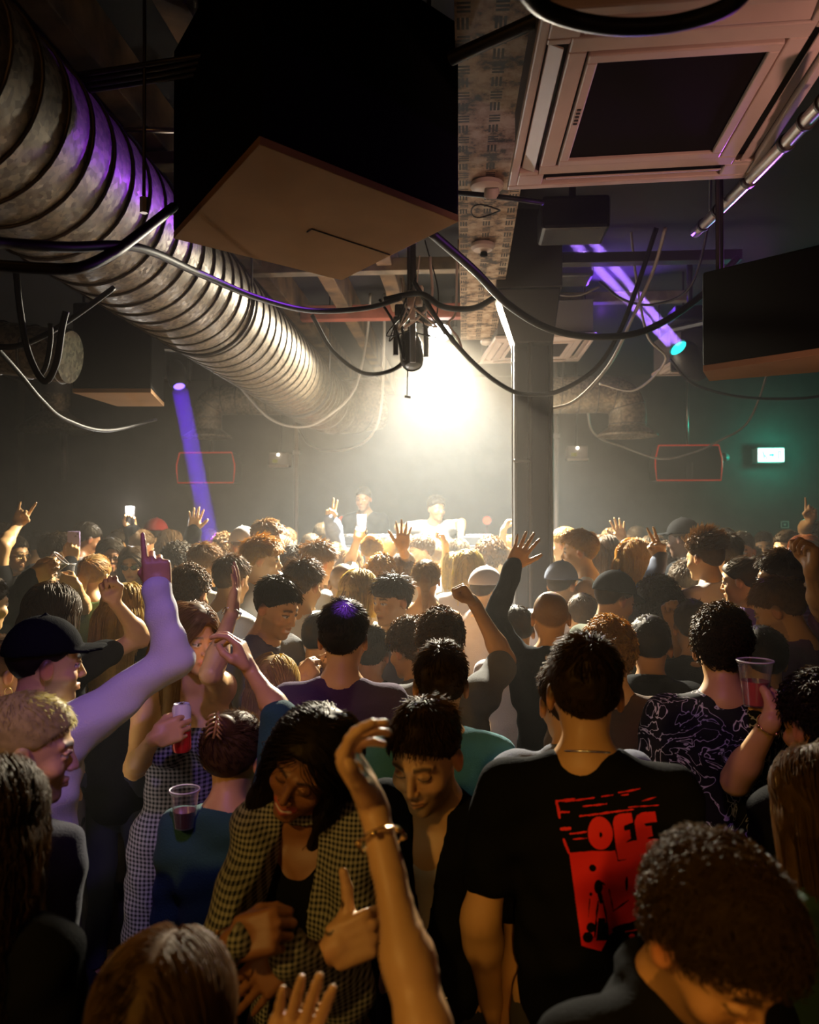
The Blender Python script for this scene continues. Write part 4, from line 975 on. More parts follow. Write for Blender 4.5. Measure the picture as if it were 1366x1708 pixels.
            M = 9; t = np.linspace(0, 1, M); u = np.cross(nrm, rs.normal(size=(N, 3))); u /= np.linalg.norm(u, axis=1)[:, None]; w = np.cross(nrm, u)
            a0 = rs.uniform(0, 6.28, N)[:, None]; rad = rs.uniform(.005, .010, N)[:, None] * np.clip(t * 3, 0, 1)
            ang = a0 + t[None] * rs.uniform(6, 11, N)[:, None]
            ax_ = (nrm * .55 + fl * .6 + jit * .5); ax_ /= np.linalg.norm(ax_, axis=1)[:, None]
            P = p[:, None] + ax_[:, None] * (t[None] * Ln[:, None])[..., None] * .8 + u[:, None] * (np.cos(ang) * rad)[..., None] + w[:, None] * (np.sin(ang) * rad)[..., None]
        else:
            lift = dict(short=.24, crop=.36, messy=.42, undercut=.42, bun=.02, pony=.02).get(style, .3)
            if style in ('bun', 'pony'): fl = np.array((0, -.09, .07)) - p; fl -= nrm * np.sum(fl * nrm, 1)[:, None]; fl /= np.linalg.norm(fl, axis=1)[:, None] + 1e-6; jit *= .1
            if style == 'undercut': fl = fl * .3 + np.array((0, -.8, .3))
            for i in range(1, M):
                f = i / (M - 1); st = fl * (1 - lift * (1 - f)) + nrm * lift * (1 - f * .6) + jit * (.35 + .4 * f) * (1.4 if style == 'messy' else .8)
                st /= np.linalg.norm(st, axis=1)[:, None]; cur = cur + st * (Ln / (M - 1))[:, None]; P[:, i] = cur
        rad = r0 * np.linspace(1, .45, P.shape[1])
        V2, Q2 = tubes_mesh(P, rad); V.append(V2); Q.append(Q2 + n0)
    V = np.concatenate(V); V = Hc + (V * k) @ np.asarray(B)
    return np_mesh('hair', V, np.concatenate(Q), q, parent)

def ray_sphere(px, py, c, r, sign):
    d = ray(px, py); dl = np.linalg.norm(d); u = d / dl; oc = np.asarray(c) - CAM; b = oc @ u; q = r * r - (oc @ oc - b * b)
    return CAM + u * (b + (sign * math.sqrt(q) if q > 0 else 0)), q <= 0

ANCH = {}
def person(key, c, a, label, sex='m', tone='light', hair=('short', 'dark'), top=('tee', 'black'), hy=0, hp=8, hr=0, L='down', Rr='down', cap=None, extra=(), face=None, legs=1, lean=0.0, ks=1.0, group=None, width=1.0, smile=0.0, beard=0.0, eyes='open', gaze=0.0, lip=None, ground=0.0, jaw=1.0, collar=None, inner=None):
    cx, ytop, z = c; fem = sex == 'f'; rs = np.random.default_rng(abs(hash_str(key)) % 100000)
    crown = W(cx, ytop, z); Ht = crown[2] - ground; k = (.94 if fem else 1.0) * ks; s = np.clip(Ht / 1.75, .86, 1.08) * ks
    ca = R(a); Fb = np.array((math.sin(ca), math.cos(ca), 0)); Rb = np.array((math.cos(ca), -math.sin(ca), 0)); Ub = np.array((0, 0, 1.0))
    hair_t = dict(short=.014, crop=.022, messy=.026, curly=.024, afro=.048, buzz=.004, long=.018, bob=.02, bun=.012, pony=.013, undercut=.034, wavy=.016).get(hair[0], 0) if not cap else .02
    # head frame
    h = R(a + hy); f0 = np.array((math.sin(h), math.cos(h), 0)); r0 = np.array((math.cos(h), -math.sin(h), 0)); pt = R(hp); rl = R(hr)
    fh = f0 * math.cos(pt) - Ub * math.sin(pt); uh = Ub * math.cos(pt) + f0 * math.sin(pt)
    rh, uh = r0 * math.cos(rl) - uh * math.sin(rl), uh * math.cos(rl) + r0 * math.sin(rl)
    HB = np.array([rh, fh, uh])
    Hc = crown - (np.array((0, -.012, .118 + hair_t)) * k) @ HB; Hc = Hc + (crown - (Hc + Ub * np.max(((np.array([(0, -.012, .118 + hair_t), (0, .07, .09 + hair_t), (0, -.09, .07 + hair_t)]) * k) @ HB)[:, 2]))) * np.array((0, 0, 1))
    piv = Hc + (np.array((0, -.022, -.075)) * k) @ HB
    NB = piv - Fb * .026 * s - Ub * (.072 * s)
    SC = NB - Ub * .045 * s + Fb * .006
    base = np.array((SC[0], SC[1], ground)) - Fb * lean
    w = (.86 if fem else 1.0) * width
    shw = .172 * s * w
    hipz = ground + .52 * Ht; PE = np.array((base[0], base[1], hipz)); spine = SC - PE; TL = np.linalg.norm(spine); us = spine / TL
    fs = Fb - us * (Fb @ us); fs /= np.linalg.norm(fs); TB = np.array([Rb, fs, us])
    sh = {'R': SC + Rb * shw - Ub * .030 * s, 'L': SC - Rb * shw - Ub * .030 * s}
    UA, FA = .295 * s, .255 * s
    arms = {}
    for sd, spec in (('L', L), ('R', Rr)):
        o = -1 if sd == 'L' else 1; S0 = sh[sd].copy()
        if spec == 'down': E = S0 + Rb * o * .06 - Ub * UA * .97 - Fb * .03; Wt = E - Ub * FA * .93 + Fb * .09 - Rb * o * .02; arms[sd] = (S0, E, Wt, Wt - E, -Rb * o, 'relax')
        elif spec == 'bent': E = S0 + Rb * o * .05 - Ub * UA * .93 + Fb * .03; Wt = E + Fb * FA * .80 + Ub * .07 - Rb * o * .12; arms[sd] = (S0, E, Wt, Wt - E, -Rb * o, 'relax')
        elif spec == 'chest': E = S0 + Rb * o * .05 - Ub * UA * .85 + Fb * .12; Wt = E + Fb * FA * .55 + Ub * FA * .72 - Rb * o * .10; arms[sd] = (S0, E, Wt, Wt - E, -Rb * o, 'loose')
        else:
            if spec.get('raise', 1): S0 = S0 + Ub * .03 * s - Rb * o * .015
            se, sw = spec.get('s', (-1, -1)); e, wv, tip = spec['e'], spec['w'], spec['t']
            if 'ze' in spec: E = W(*e, spec['ze'])
            else: E, _ = ray_sphere(*e, S0, UA * spec.get('la', 1), se)
            if 'zw' in spec: Wt = W(*wv, spec['zw'])
            else: Wt, _ = ray_sphere(*wv, E, FA * spec.get('la', 1) * spec.get('lf', 1), sw)
            hd = W(*tip, (Wt - CAM) @ FW + spec.get('dz', 0)) - Wt
            n = spec.get('n', 'cam'); toc = CAM - Wt; toc /= np.linalg.norm(toc)
            n = toc if n == 'cam' else -toc if n == 'away' else RT if n == 'right' else -RT if n == 'left' else UP if n == 'up' else -UP if n == 'down' else np.asarray(n, float)
            arms[sd] = (S0, E, Wt, hd, n + np.array((.01, .013, .007)), spec.get('pose', 'open'))
    hand_s = (.92 if fem else 1.02) * ks
    pts = [crown + .03, crown - .03, base + Rb * .26 + Fb * .2, base - Rb * .26 - Fb * .2, Hc + .16, Hc - .16, SC + .3 * Rb, SC - .3 * Rb, SC + Fb * .25, SC - Fb * .25]
    hv = min(.0095, max(.0034, .0019 * z)); hvh = min(.0075, max(.0036, .0018 * z))
    bands = [[], [], []]
    for i in range(3): bands[i].append((Hc[i] - .135 * k, Hc[i] + .135 * k, hv))
    for sd in 'LR':
        S0, E, Wt, hd, n, pose = arms[sd]; hn = hd / np.linalg.norm(hd); mid = Wt + hn * .085 * hand_s
        pts += [E + .08, E - .08, Wt + .08, Wt - .08, mid + .14, mid - .14]
        spec = L if sd == 'L' else Rr
        vis = not isinstance(spec, str); v = hvh if vis else (.012 if z > 2.2 else .008)
        ext = np.abs(hn) * .105 + .062
        for i in range(3): bands[i].append((mid[i] - ext[i] * hand_s, mid[i] + ext[i] * hand_s, v))
    lo, hi = np.min(pts, 0), np.max(pts, 0); lo[2] = ground - .01
    bs = .022 if z < 3 else .027
    F = Field(*[make_axis(lo[i], hi[i], bs, bands[i]) for i in range(3)])
    # trunk
    T = [((-.075 * w, .0, -.12), (.075 * w, .0, -.12), .105, .105), ((0, 0, -.14), (0, .0, -.30), .142 * w, .122 * w), ((0, 0, -.30), (0, 0, -TL / s + .02), .122 * w, .146)]
    for q in T: F.flat_cone(np.array(q[0]) * s, np.array(q[1]) * s, q[2] * s, q[3] * s, SC, TB, .70, .05)
    if fem:
        for o in (-1, 1): F.cone(SC + (np.array((.072 * o, .075, -.16)) * s) @ TB, SC + (np.array((.078 * o, .095, -.185)) * s) @ TB, .055, .05, .03)
    F.cone(piv + uh * .02, NB, .050 * k * (.86 if fem else 1.02), .055 * s * (.86 if fem else 1.02), .03)
    for sd in 'LR':
        S0, E, Wt, hd, n, pose = arms[sd]; am = (.86 if fem else 1.0) * s * width
        F.cone(NB - Ub * .01, S0 + Ub * .008, .050 * s, .046 * s, .05); F.cone(S0, S0 + (E - S0) * .15, .060 * am, .056 * am, .04)
        F.cone(S0, E, .048 * am, .037 * am, .03); F.cone(E, E + (Wt - E) * .28, .0365 * am, .0405 * am, .04); F.cone(E + (Wt - E) * .26, Wt, .040 * am, .0255 * am, .03)
        F.cone(Wt - (Wt - E) * .05, Wt + hd / np.linalg.norm(hd) * .02, .0275 * am, .026 * am, .01)
    knees = {}
    for o in (-1, 1):
        hp_ = PE + Rb * o * .088 * s; kn = np.array((base[0], base[1], ground + .28 * Ht)) + Rb * o * .10 * s + Fb * .03; an = np.array((base[0], base[1], ground + .055 * s)) + Rb * o * .105 * s - Fb * .03
        knees[o] = (hp_, kn, an); F.cone(hp_, kn, .082 * s, .056 * s, .03); F.cone(kn, an, .056 * s, .036 * s, .02); F.cone(an - Ub * .015 * s, an + Fb * .15 * s - Ub * .025 * s, .036 * s, .026 * s, .02)
    head_field(F, Hc, HB, k, fem, smile, jaw)
    for sd in 'LR':
        S0, E, Wt, hd, n, pose = arms[sd]; hand_prims(F, Wt, hd, n, sd, pose, hand_s)
    V, Q = F.mesh()
    opt = dict(smile=smile, female=fem, hair=hair, beard=beard, eyes=eyes, gaze=gaze)
    if lip: opt['lip'] = np.array(lip)
    C = skin_colors(V, Hc, HB, k, tone, opt)
    body = np_mesh('person', V, Q, m_skin, None, base, C)
    tag(body, label, 'person', group)
    # trousers and shoes
    tv = .034; mt = m_trous[int(rs.integers(0, 3))]
    lo = np.array((base[0] - .32, base[1] - .32, ground + .05)); hi = np.array((base[0] + .32, base[1] + .32, hipz + .2))
    G = Field(*[np.arange(a_, b_, tv, dtype=np.float32) for a_, b_ in zip(lo, hi)]); G.pad = .08
    for o in (-1, 1):
        hp_, kn, an = knees[o]; G.cone(hp_ - Ub * .03, kn, .090 * s, .072 * s, .03); G.cone(kn, an + Ub * .03, .074 * s, .060 * s, .02)
    G.flat_cone((0, 0, -TL + .10 * s), (0, 0, -TL), .128 * s, .156 * s, SC, TB, .72, .04)
    if legs and top[0] not in ('jumpsuit',): np_mesh('trousers', *G.mesh(), mt, body)
    for o in (-1, 1):
        an = knees[o][2]; m_ = MB(); c0 = an - Ub * (an[2] - ground - .045)
        m_.add(*shoe_shape(c0, Fb, Rb, s)); m_.build('shoe', m_shoe, body, True)
    ANCH[key] = dict(arms=arms, Hc=Hc, HB=HB, SC=SC, TB=TB, NB=NB, body=body, base=base, s=s, k=k, hand_s=hand_s, crown=crown)
    if top[0] != 'none': garment(key, top, z, rs, fem, w, arms, TL, s, Ub, collar=collar)
    if inner: garment(key, inner, z, rs, fem, w, arms, TL, s, Ub, thin=1)
    if hair[0] not in ('bald', 'buzz') or cap: build_hair(hair[0], hair[1], Hc, HB, k, z, body, rs) if not cap else build_hair('short' if hair[0] in ('short', 'buzz', 'crop', 'curly', 'messy') else hair[0], hair[1], Hc, HB, k * .985, max(z, 2.6), body, rs)
    if cap: build_cap(cap, Hc, HB, k, body)
    for e in extra: accessory(e, ANCH[key], body)
    return body

def hash_str(t):
    v = 7
    for ch in t: v = (v * 131 + ord(ch)) % 1000003
    return v

def shoe_shape(c, F, Rv, s):
    prof = [(-.09, .030, .075), (-.075, .040, .085), (-.03, .040, .08), (.05, .046, .062), (.12, .048, .05), (.16, .036, .042), (.175, .015, .03)]
    V = []; n = 8
    for y, wd, ht in prof:
        for i in range(n):
            a = math.pi * i / (n - 1); V.append(c + F * y * s + Rv * math.cos(a) * wd * s + np.array((0, 0, math.sin(a) * ht * s - .044)))
    Q = [(j * n + i, j * n + i + 1, (j + 1) * n + i + 1, (j + 1) * n + i) for j in range(len(prof) - 1) for i in range(n - 1)]
    Q += [(j * n, (j + 1) * n, (j + 1) * n + n - 1, j * n + n - 1) for j in range(len(prof) - 1)] + [tuple(range(n)), tuple((len(prof) - 1) * n + i for i in range(n))[::-1]]
    return V, Q

def garment(key, top, z, rs, fem, w, arms, TL, s, Ub, name=None, collar=None, thin=0):
    """kinds: tee, shirt (long sleeves), jacket, tank, strap, jumpsuit, hoodie"""
    A = ANCH[key]; kind, colr = top[0], top[1]; SC, TB, NB, body, base = A['SC'], A['TB'], A['NB'], A['body'], A['base']
    if kind == 'tee' and len(top) > 2: slv = top[2]
    else: slv = dict(tee=.55, shirt=2.0, jacket=2.0, tank=0, strap=0, jumpsuit=0, hoodie=2.0, crop=.4)[kind]
    th = dict(tee=.013, shirt=.014, jacket=.024, tank=.010, strap=.009, jumpsuit=.010, hoodie=.026, crop=.010)[kind]
    hem = dict(tee=.06, shirt=.10, jacket=.10, tank=.05, strap=.02, jumpsuit=.0, hoodie=.04, crop=-.16)[kind]
    if len(top) > 3: hem = top[3]
    if thin: th = .003
    vox = min(.020, max(.0068, .0042 * z))
    pts = [SC + .34, SC - .34, SC - TB[2] * (TL + hem) + .30, SC - TB[2] * (TL + hem) - .30]
    for sd in 'LR':
        S0, E, Wt = arms[sd][:3]; pts += [S0 + .1, S0 - .1]
        if slv > 0: pts += [E + .1, E - .1]
        if slv > 1: pts += [Wt + .1, Wt - .1]
    lo, hi = np.min(pts, 0), np.max(pts, 0)
    if kind == 'jumpsuit': lo[2] = .05
    F = Field(*[np.arange(a, b, vox, dtype=np.float32) for a, b in zip(lo, hi)]); F.pad = .06
    T = [((-.075 * w, .0, -.12), (.075 * w, .0, -.12), .106, .106), ((0, 0, -.14), (0, .0, -.30), .143 * w, .128 * w), ((0, 0, -.30), (0, 0, -(TL + hem) / s), .130 * w, .160)]
    for q in T: F.flat_cone(np.array(q[0]) * s, np.array(q[1]) * s, q[2] * s + th, q[3] * s + th, SC, TB, .71, .05)
    if fem:
        for o in (-1, 1): F.cone(SC + (np.array((.072 * o, .075, -.16)) * s) @ TB, SC + (np.array((.078 * o, .095, -.185)) * s) @ TB, .055 + th, .05 + th, .04)
    for sd in 'LR':
        S0, E, Wt = arms[sd][:3]; am = (.86 if fem else 1.0) * s
        if kind in ('tank', 'strap', 'jumpsuit'):
            if kind != 'jumpsuit': F.cone(NB - Ub * .012 + (S0 - NB) * .25, NB + (S0 - NB) * .62, .050 * s + th * .6, .046 * s + th, .04)
            continue
        F.cone(NB - Ub * .012, S0 + Ub * .008, .050 * s + th * .7, .046 * s + th, .05)
        F.cone(S0, S0 + (E - S0) * .2, .058 * am + th, .056 * am + th, .04)
        f = min(slv, 1.0); F.cone(S0, S0 + (E - S0) * f, .052 * am + th, (.050 if slv < 1 else .040) * am + th * 1.35, .03)
        if slv > 1: F.cone(E, E + (Wt - E) * (slv - 1), .045 * am + th, .031 * am + th, .025)
    if kind == 'jumpsuit':
        for o in (-1, 1):
            hp_ = base * np.array((1, 1, 0)) + (SC - TB[2] * TL) * np.array((0, 0, 1)) + TB[0] * o * .088 * s; an = np.array((base[0], base[1], .12)) + TB[0] * o * .11 * s
            F.cone(hp_, an, .105 * s, .13 * s, .03)
    # folds
    X, Y, Z = np.meshgrid(*F.ax, indexing='ij', sparse=True); ph = rs.uniform(0, 6.28, 6); amp = dict(jacket=.007, hoodie=.009, shirt=.0075).get(kind, .006) * (.15 if thin else 1)
    fx, fy = math.cos(ph[5]), math.sin(ph[5])
    F.D += (amp * (np.sin(42 * (fx * X + fy * Y) + 26 * Z + ph[0] + 2.2 * np.sin(9 * X + 11 * Z + ph[1])) * .6 + np.sin(70 * Z - 30 * X + ph[2] + 2 * np.sin(13 * Y + ph[3])) * .45)).astype(np.float32)
    # neck opening, hem
    if kind in ('strap', 'jumpsuit'):
        d = (X - SC[0]) * TB[2][0] + (Y - SC[1]) * TB[2][1] + (Z - (SC[2] - (.115 if kind == 'jumpsuit' else .06) * s)) * TB[2][2]; F.D = np.maximum(F.D, d.astype(np.float32))
    else:
        rn = .064 * s + (.012 if kind == 'tank' else 0); F.cone(NB + Ub * .004 * s + TB[1] * .014, NB + Ub * .16 + TB[1] * .05, rn, rn * 1.25, .016, 'cut')
        if kind == 'tank': F.cone(NB + TB[1] * .05 - Ub * .03, NB + TB[1] * .14 - Ub * .10, .06, .05, .02, 'cut')
        if collar in ('open', 'deep'):
            lx = np.abs((X - SC[0]) * TB[0][0] + (Y - SC[1]) * TB[0][1] + (Z - SC[2]) * TB[0][2]); ly = (X - SC[0]) * TB[1][0] + (Y - SC[1]) * TB[1][1] + (Z - SC[2]) * TB[1][2]; lz = (X - SC[0]) * TB[2][0] + (Y - SC[1]) * TB[2][1] + (Z - SC[2]) * TB[2][2]
            wd = .050 * s + (.05 * np.clip(-lz, 0, 1) if collar == 'open' else -.16 * np.clip(-lz, 0, 1)); cut = np.minimum(wd - lx, ly - .01)
            F.D = np.maximum(F.D, cut.astype(np.float32))
        if collar == 'vee': F.cone(NB + TB[1] * .10 - Ub * .01, NB + TB[1] * .17 - Ub * .20, .055, .012, .01, 'cut')
    if kind in ('jacket', 'hoodie', 'shirt') and collar != 'none':
        rc = .070 * s; a = np.linspace(0, 2 * math.pi, 15)
        for i in range(14):
            p = [NB + TB[1] * (.004 + rc * math.sin(q)) + TB[0] * rc * math.cos(q) + Ub * ((.012 if kind == 'shirt' else .02) - .018 * math.sin(q)) for q in (a[i], a[i + 1])]
            F.cone(p[0], p[1], .012 if kind == 'shirt' else .017, .012 if kind == 'shirt' else .017, .012)
        if kind == 'hoodie': F.ell(NB - TB[1] * .085 - Ub * .03, (.10, .045, .055), TB, .03)
    V, Q = F.mesh(); V = relax_mesh(V, Q)
    nm = name or dict(tee='t_shirt', shirt='shirt', jacket='jacket', tank='tank_top', strap='strap_top', jumpsuit='jumpsuit', hoodie='hooded_top', crop='crop_top')[kind]
    g = np_mesh(nm, V, Q, cloth(colr), body); A['top'] = g; A['topVQ'] = (V, Q)
    return g

def build_cap(cap, Hc, B, k, body):
    """cap: (colour, direction in degrees of the peak from the face, peak droop)"""
    colr, ang, droop = cap; vox = .0065
    F = Field(*[np.arange(a, b, vox, dtype=np.float32) for a, b in zip((-.14, -.22, -.04), (.14, .22, .19))]); F.pad = .06
    X, Y, Z = np.meshgrid(*F.ax, indexing='ij', sparse=True)
    rr = ER + np.array((.016, .016, .030)); cc = EC
    p = [(X - cc[0]) / rr[0], (Y - cc[1]) / rr[1], (Z - cc[2]) / rr[2]]; n = np.sqrt(p[0] ** 2 + p[1] ** 2 + p[2] ** 2)
    d = n * (n - 1) / np.maximum(np.sqrt((p[0] / rr[0]) ** 2 + (p[1] / rr[1]) ** 2 + (p[2] / rr[2]) ** 2), 1e-6)
    d = np.maximum(d, .042 + .12 * Y - Z); a = R(ang); fx, fy = math.sin(a), math.cos(a)
    u = X * fx + Y * fy; v = X * fy - Y * fx
    bz = .050 + .12 * Y * (1 if abs(ang) < 90 else .4) - droop * np.maximum(u - .08, 0) - 2.2 * v * v
    brim = np.maximum(np.maximum(np.abs(Z - bz) - .0045, (np.sqrt((v / .075) ** 2 + (np.maximum(u - .085, 0) / .085) ** 2) - 1) * .06), .05 - u)
    F.D = np.minimum(d, brim).astype(np.float32); F.cone((0, -.012, .15), (0, -.012, .153), .008, .006, .004)
    V, Q = F.mesh(); return np_mesh('cap', Hc + (V * k) @ np.asarray(B), Q, cloth(colr), body)

def accessory(e, A, body):
    kind = e[0]; HB, Hc, k = A['HB'], A['Hc'], A['k']; H = lambda p: Hc + (np.asarray(p) * k) @ HB
    if kind in ('glasses', 'sunglasses'):
        m = MB(); lens = MB(); dk = kind == 'sunglasses'; col_ = e[1] if len(e) > 1 else 'black'
        for o in (-1, 1):
            a = np.linspace(0, 2 * math.pi, 21); P = [H((o * .032 + .023 * math.cos(t), .0965 - .008 * abs(math.cos(t)) * (1 if math.cos(t) * o > 0 else 0), .002 + .017 * math.sin(t))) for t in a]
            m.tube(P, .0022, 5, False); m.tube([H((o * .055, .088, .008)), H((o * .079, .02, .010)), H((o * .081, -.02, .000))], .0022, 5)
            if dk: lens.add([H((o * .032, .097, .002))] + P[:-1], [(0, i + 1, (i + 1) % 20 + 1) for i in range(20)])
        m.tube([H((-.009, .098, .006)), H((.009, .098, .006))], .002, 5)
        g = m.build(kind, mat('frame_black', (.01, .01, .01), .3) if col_ == 'black' else m_gold, body, True)
        if dk: lens.build('lens', mat('dark_lens', (.01, .008, .006), .08), g, True)
    elif kind in ('bracelet', 'watch', 'cuff'):
        S0, E, Wt, hd, n, pose = A['arms'][e[1]]; t = e[3] if len(e) > 3 else .9; c = E + (Wt - E) * t; B = basis(Wt - E); r = .0275 * A['s'] * (1 + (1 - t) * 1.1)
        a = np.linspace(0, 2 * math.pi, 25); m = MB(); m.tube([c + (r + .003) * (math.cos(q) * B[0] + math.sin(q) * B[1]) + B[2] * .004 * math.sin(q) for q in a], .0022 if kind == 'bracelet' else .0055, 6, False)
        if kind == 'bracelet':
            for q in np.linspace(0, 2 * math.pi, e[4] if len(e) > 4 else 5, endpoint=False): m.lathe([(0, -.005), (.0045, -.003), (.0045, .003), (0, .005)], c + (r + .005) * (math.cos(q) * B[0] + math.sin(q) * B[1]), B, 8)
        m.build('bracelet' if kind != 'watch' else 'watch', {'gold': m_gold, 'silver': m_silver, 'black': m_blk2}[e[2]], body, True)
    elif kind == 'necklace':
        a = np.linspace(0, 2 * math.pi, 33); NB, TB = A['NB'], A['TB']; r = .066 * A['s']
        MB().tube([NB + TB[0] * r * math.cos(q) + TB[1] * (r * math.sin(q) + .01) + np.array((0, 0, .022 - .022 * math.sin(q))) for q in a], .0028, 6, False).build('necklace', m_gold if e[1] == 'gold' else m_silver, body, True)
    elif kind == 'earring':
        for o in ((-1, 1) if len(e) < 3 else (e[2],)):
            a = np.linspace(0, 2 * math.pi, 15); p = H((o * .083, -.008, -.040))
            if e[1] == 'hoop': MB().tube([p + np.array((0, 0, -.014)) + HB[1] * .013 * math.cos(q) + np.array((0, 0, .013 * math.sin(q))) for q in a], .0018, 5, False).build('earring', m_gold, body, True)
            else:
                m = MB()
                for j in range(4): m.lathe([(0, .006), (.005, .0), (0, -.006)], p - np.array((0, 0, .012 * j)), sides=8)
                m.build('earring', m_silver, body, True)
    elif kind == 'clip':
        m = MB()
        for o in (-1, 1):
            for j in range(5): m.tube([H((o * .003, -.124 + .004 * j, .135 - .011 * j)), H((o * .013, -.134, .130 - .012 * j)), H((o * .024, -.128, .118 - .012 * j))], .0028, 5)
        m.tube([H((0, -.110, .140)), H((0, -.128, .07))], .004, 6); m.build('hair_clip', mat('tortoiseshell', (.35, .2, .07), .2), body, True)
    elif kind == 'ring':
        S0, E, Wt, hd, n, pose = A['arms'][e[1]]; p, d = e[2], e[3]
    elif kind == 'lanyard': pass

# ------------------------------------------------------------------ things people hold
def lathe_thing(name, prof, c, B, m, label, cat, sides=24, parts=()):
    t = thing(name, c, label, cat)
    for nm, pr, mm in [(None, prof, m)] + list(parts): MB().lathe(pr, c, B, sides).build(nm or 'cup_wall', mm, t, True, sharp=50)
    return t
def plastic_cup(px, py, z, h, label, drink=None, tilt=(0, 0), level=.5):
    """px, py: the middle of the cup"""
    c = W(px, py, z); up = np.array((0, 0, 1.0)) + RT * tilt[0] + FW * tilt[1]; B = basis(up, (0.1, 1, 0)); s = h / .12; c = c - B[2] * h / 2
    prof = [(0, 0), (.030 * s, 0), (.045 * s, h), (.0475 * s, h), (.0475 * s, h - .006), (.0455 * s, h - .006)]
    t = thing('plastic_cup', c, label, 'cup')
    MB().lathe(prof, c, B, 28).build('cup_wall', clear_mat(), t, True, sharp=50)
    a = np.linspace(0, 2 * math.pi, 33); MB().tube([c + B[2] * h + .047 * s * (math.cos(q) * B[0] + math.sin(q) * B[1]) for q in a], .0022 * s, 6, False).build('rim', mat('milky_plastic', (.75, .72, .72), .25), t, True)
    if drink: MB().lathe([(0, .003), (.0285 * s, .003), ((.029 + .014 * level) * s, h * level), (0, h * level)], c, B, 24).build('drink', mat('drink_' + drink[0], drink[1], .1, spec=.6), t, True, sharp=50)
    return t
# ------------------------------------------------------------------ the crowd
# key, (head middle px, crown px, depth), facing (0 to the stage, 90 to the exit sign side, 180 to the camera), label, the rest
PEOPLE = []
def P_(key, c, a, label, **kw): PEOPLE.append([key, list(c), a, label, kw])
def arm(e, w, t, pose='open', n='cam', **k): return dict(e=e, w=w, t=t, pose=pose, n=n, **k)
# --- nearest rows
P_('reach', (880, 1930, .70), 5, 'person just below the lens reaching one bare braceleted forearm up into view', sex='f', tone='light', hair=('bun', 'brown'), top=('tank', 'black'),
   L=arm((708, 1720), (620, 1335), (534, 1195), 'clap', 'right', zw=1.17, ze=.98), extra=(('bracelet', 'L', 'gold', .80, 6),))
P_('curlybow', (1262, 1452, 1.06), 148, 'person with big dark curls and bowed face, close in front of the red print', tone='tan', hair=('curly', 'dark'), top=('jacket', 'black'), hp=36, hy=0, ks=1.0, beard=.5, eyes='closed')
P_('blur', (278, 1566, 1.06), 0, 'person seen as the top of a tousled light brown head, lowest in the frame', sex='f', tone='light', hair=('bob', 'brown'), top=('tee', 'black'), Rr=arm((452, 1905), (470, 1790), (515, 1640), 'flat', 'cam', zw=1.05, ze=.95), ks=.93)
P_('edgehair', (-22, 1262, 1.42), 0, 'person with wavy dark hair cut off by the frame, behind the straw blond man', sex='f', tone='tan', hair=('wavy', 'dark'), top=('tee', 'black'))
P_('straw', (55, 1155, 1.86), 28, 'man with short straw blond hair in a dark navy jacket, seen from behind', tone='pale', hair=('short', 'straw'), top=('jacket', 'navy'), hy=34, hp=10, beard=.5)
P_('smile', (546, 1200, 1.72), 192, 'smiling woman with long dark wavy hair and red lips in an open gingham shirt', sex='f', tone='brown', hair=('wavy', 'black'), top=('shirt', 'gingham'), collar='open', inner=('tank', 'black'), hy=8, hp=18, hr=-27, smile=1.0, eyes='closed', lip=(.42, .03, .03), gaze=-.6, gazez=-.5,
   Rr=arm((352, 1640), (388, 1568), (470, 1548), 'loose', (-.1, .8, -.6), zw=1.40, ze=1.52), L=arm((575, 1665), (482, 1588), (412, 1655), 'flat', (-.2, .75, -.6), zw=1.44, ze=1.58), extra=(('bracelet', 'R', 'gold', .86, 3), ('necklace', 'gold')))
P_('blackjacket', (700, 1174, 1.92), 196, 'man in black over a pale tee, face half hidden by the raised forearm', tone='light', hair=('crop', 'dark'), top=('tee', 'black', .62, .1), collar='deep', inner=('tank', 'cream'), hy=6, hp=20, beard=.4, eyes='closed',
   Rr=arm((498, 1668), (548, 1585), (632, 1550), 'thumb', 'away', zw=1.48, ze=1.80))
P_('off', (975, 1058, 1.86), 4, 'man in a black tee with a red OFF print across the back', tone='light', hair=('crop', 'dark'), top=('tee', 'black', .6), hp=4, extra=(('necklace', 'silver'),), width=1.06)
P_('clip', (393, 1188, 2.15), 12, 'woman with pinned up hair and clip in a teal top, one arm raised', sex='f', tone='light', hair=('bun', 'brown'), top=('tee', 'dkteal', .98), Rr=arm((470, 1196), (416, 1116), (396, 1066), 'relax', 'left', s=(1, 1), lf=.8), L='bent', extra=(('clip',),))
P_('edgewoman', (1376, 1243, 1.58), -28, 'woman with long brown hair and gold earring in a dark green top', sex='f', tone='light', hair=('long', 'brown'), top=('tee', 'dkgreen'), extra=(('earring', 'hoop'),))
P_('edgecurl', (1364, 1122, 2.2), -18, 'person with black curls in a black jacket, just behind the green topped woman', tone='tan', hair=('curly', 'black'), top=('jacket', 'black'))
# --- second row
P_('pointer', (76, 1032, 2.42), 22, 'man in a black cap and loose white shirt pointing straight up', tone='light', hair=('short', 'black'), top=('shirt', 'white', 1.92, .22), cap=('black', 5, .1), hy=30, hp=4, Rr=arm((288, 1100), (263, 982), (257, 885), 'point', 'away', s=(1, 1), la=1.02, lf=.85), extra=(('bracelet', 'R', 'silver', .93, 8),), beard=.5)
P_('can', (318, 1006, 3.0), 152, 'woman in a strapless plaid jumpsuit holding a drink can, other hand raised', sex='f', tone='light', hair=('long', 'light'), top=('jumpsuit', 'plaid'), hy=-28, hp=6, L=arm((352, 1124), (388, 1018), (400, 950), 'flat', 'left', s=(-1, 1)), Rr=arm((224, 1282), (258, 1230), (296, 1216), 'grip', (.2, .95, 0), ze=2.62, zw=2.42, dz=.02), extra=(('earring', 'drop'), ('bracelet', 'L', 'silver', .95, 4)))
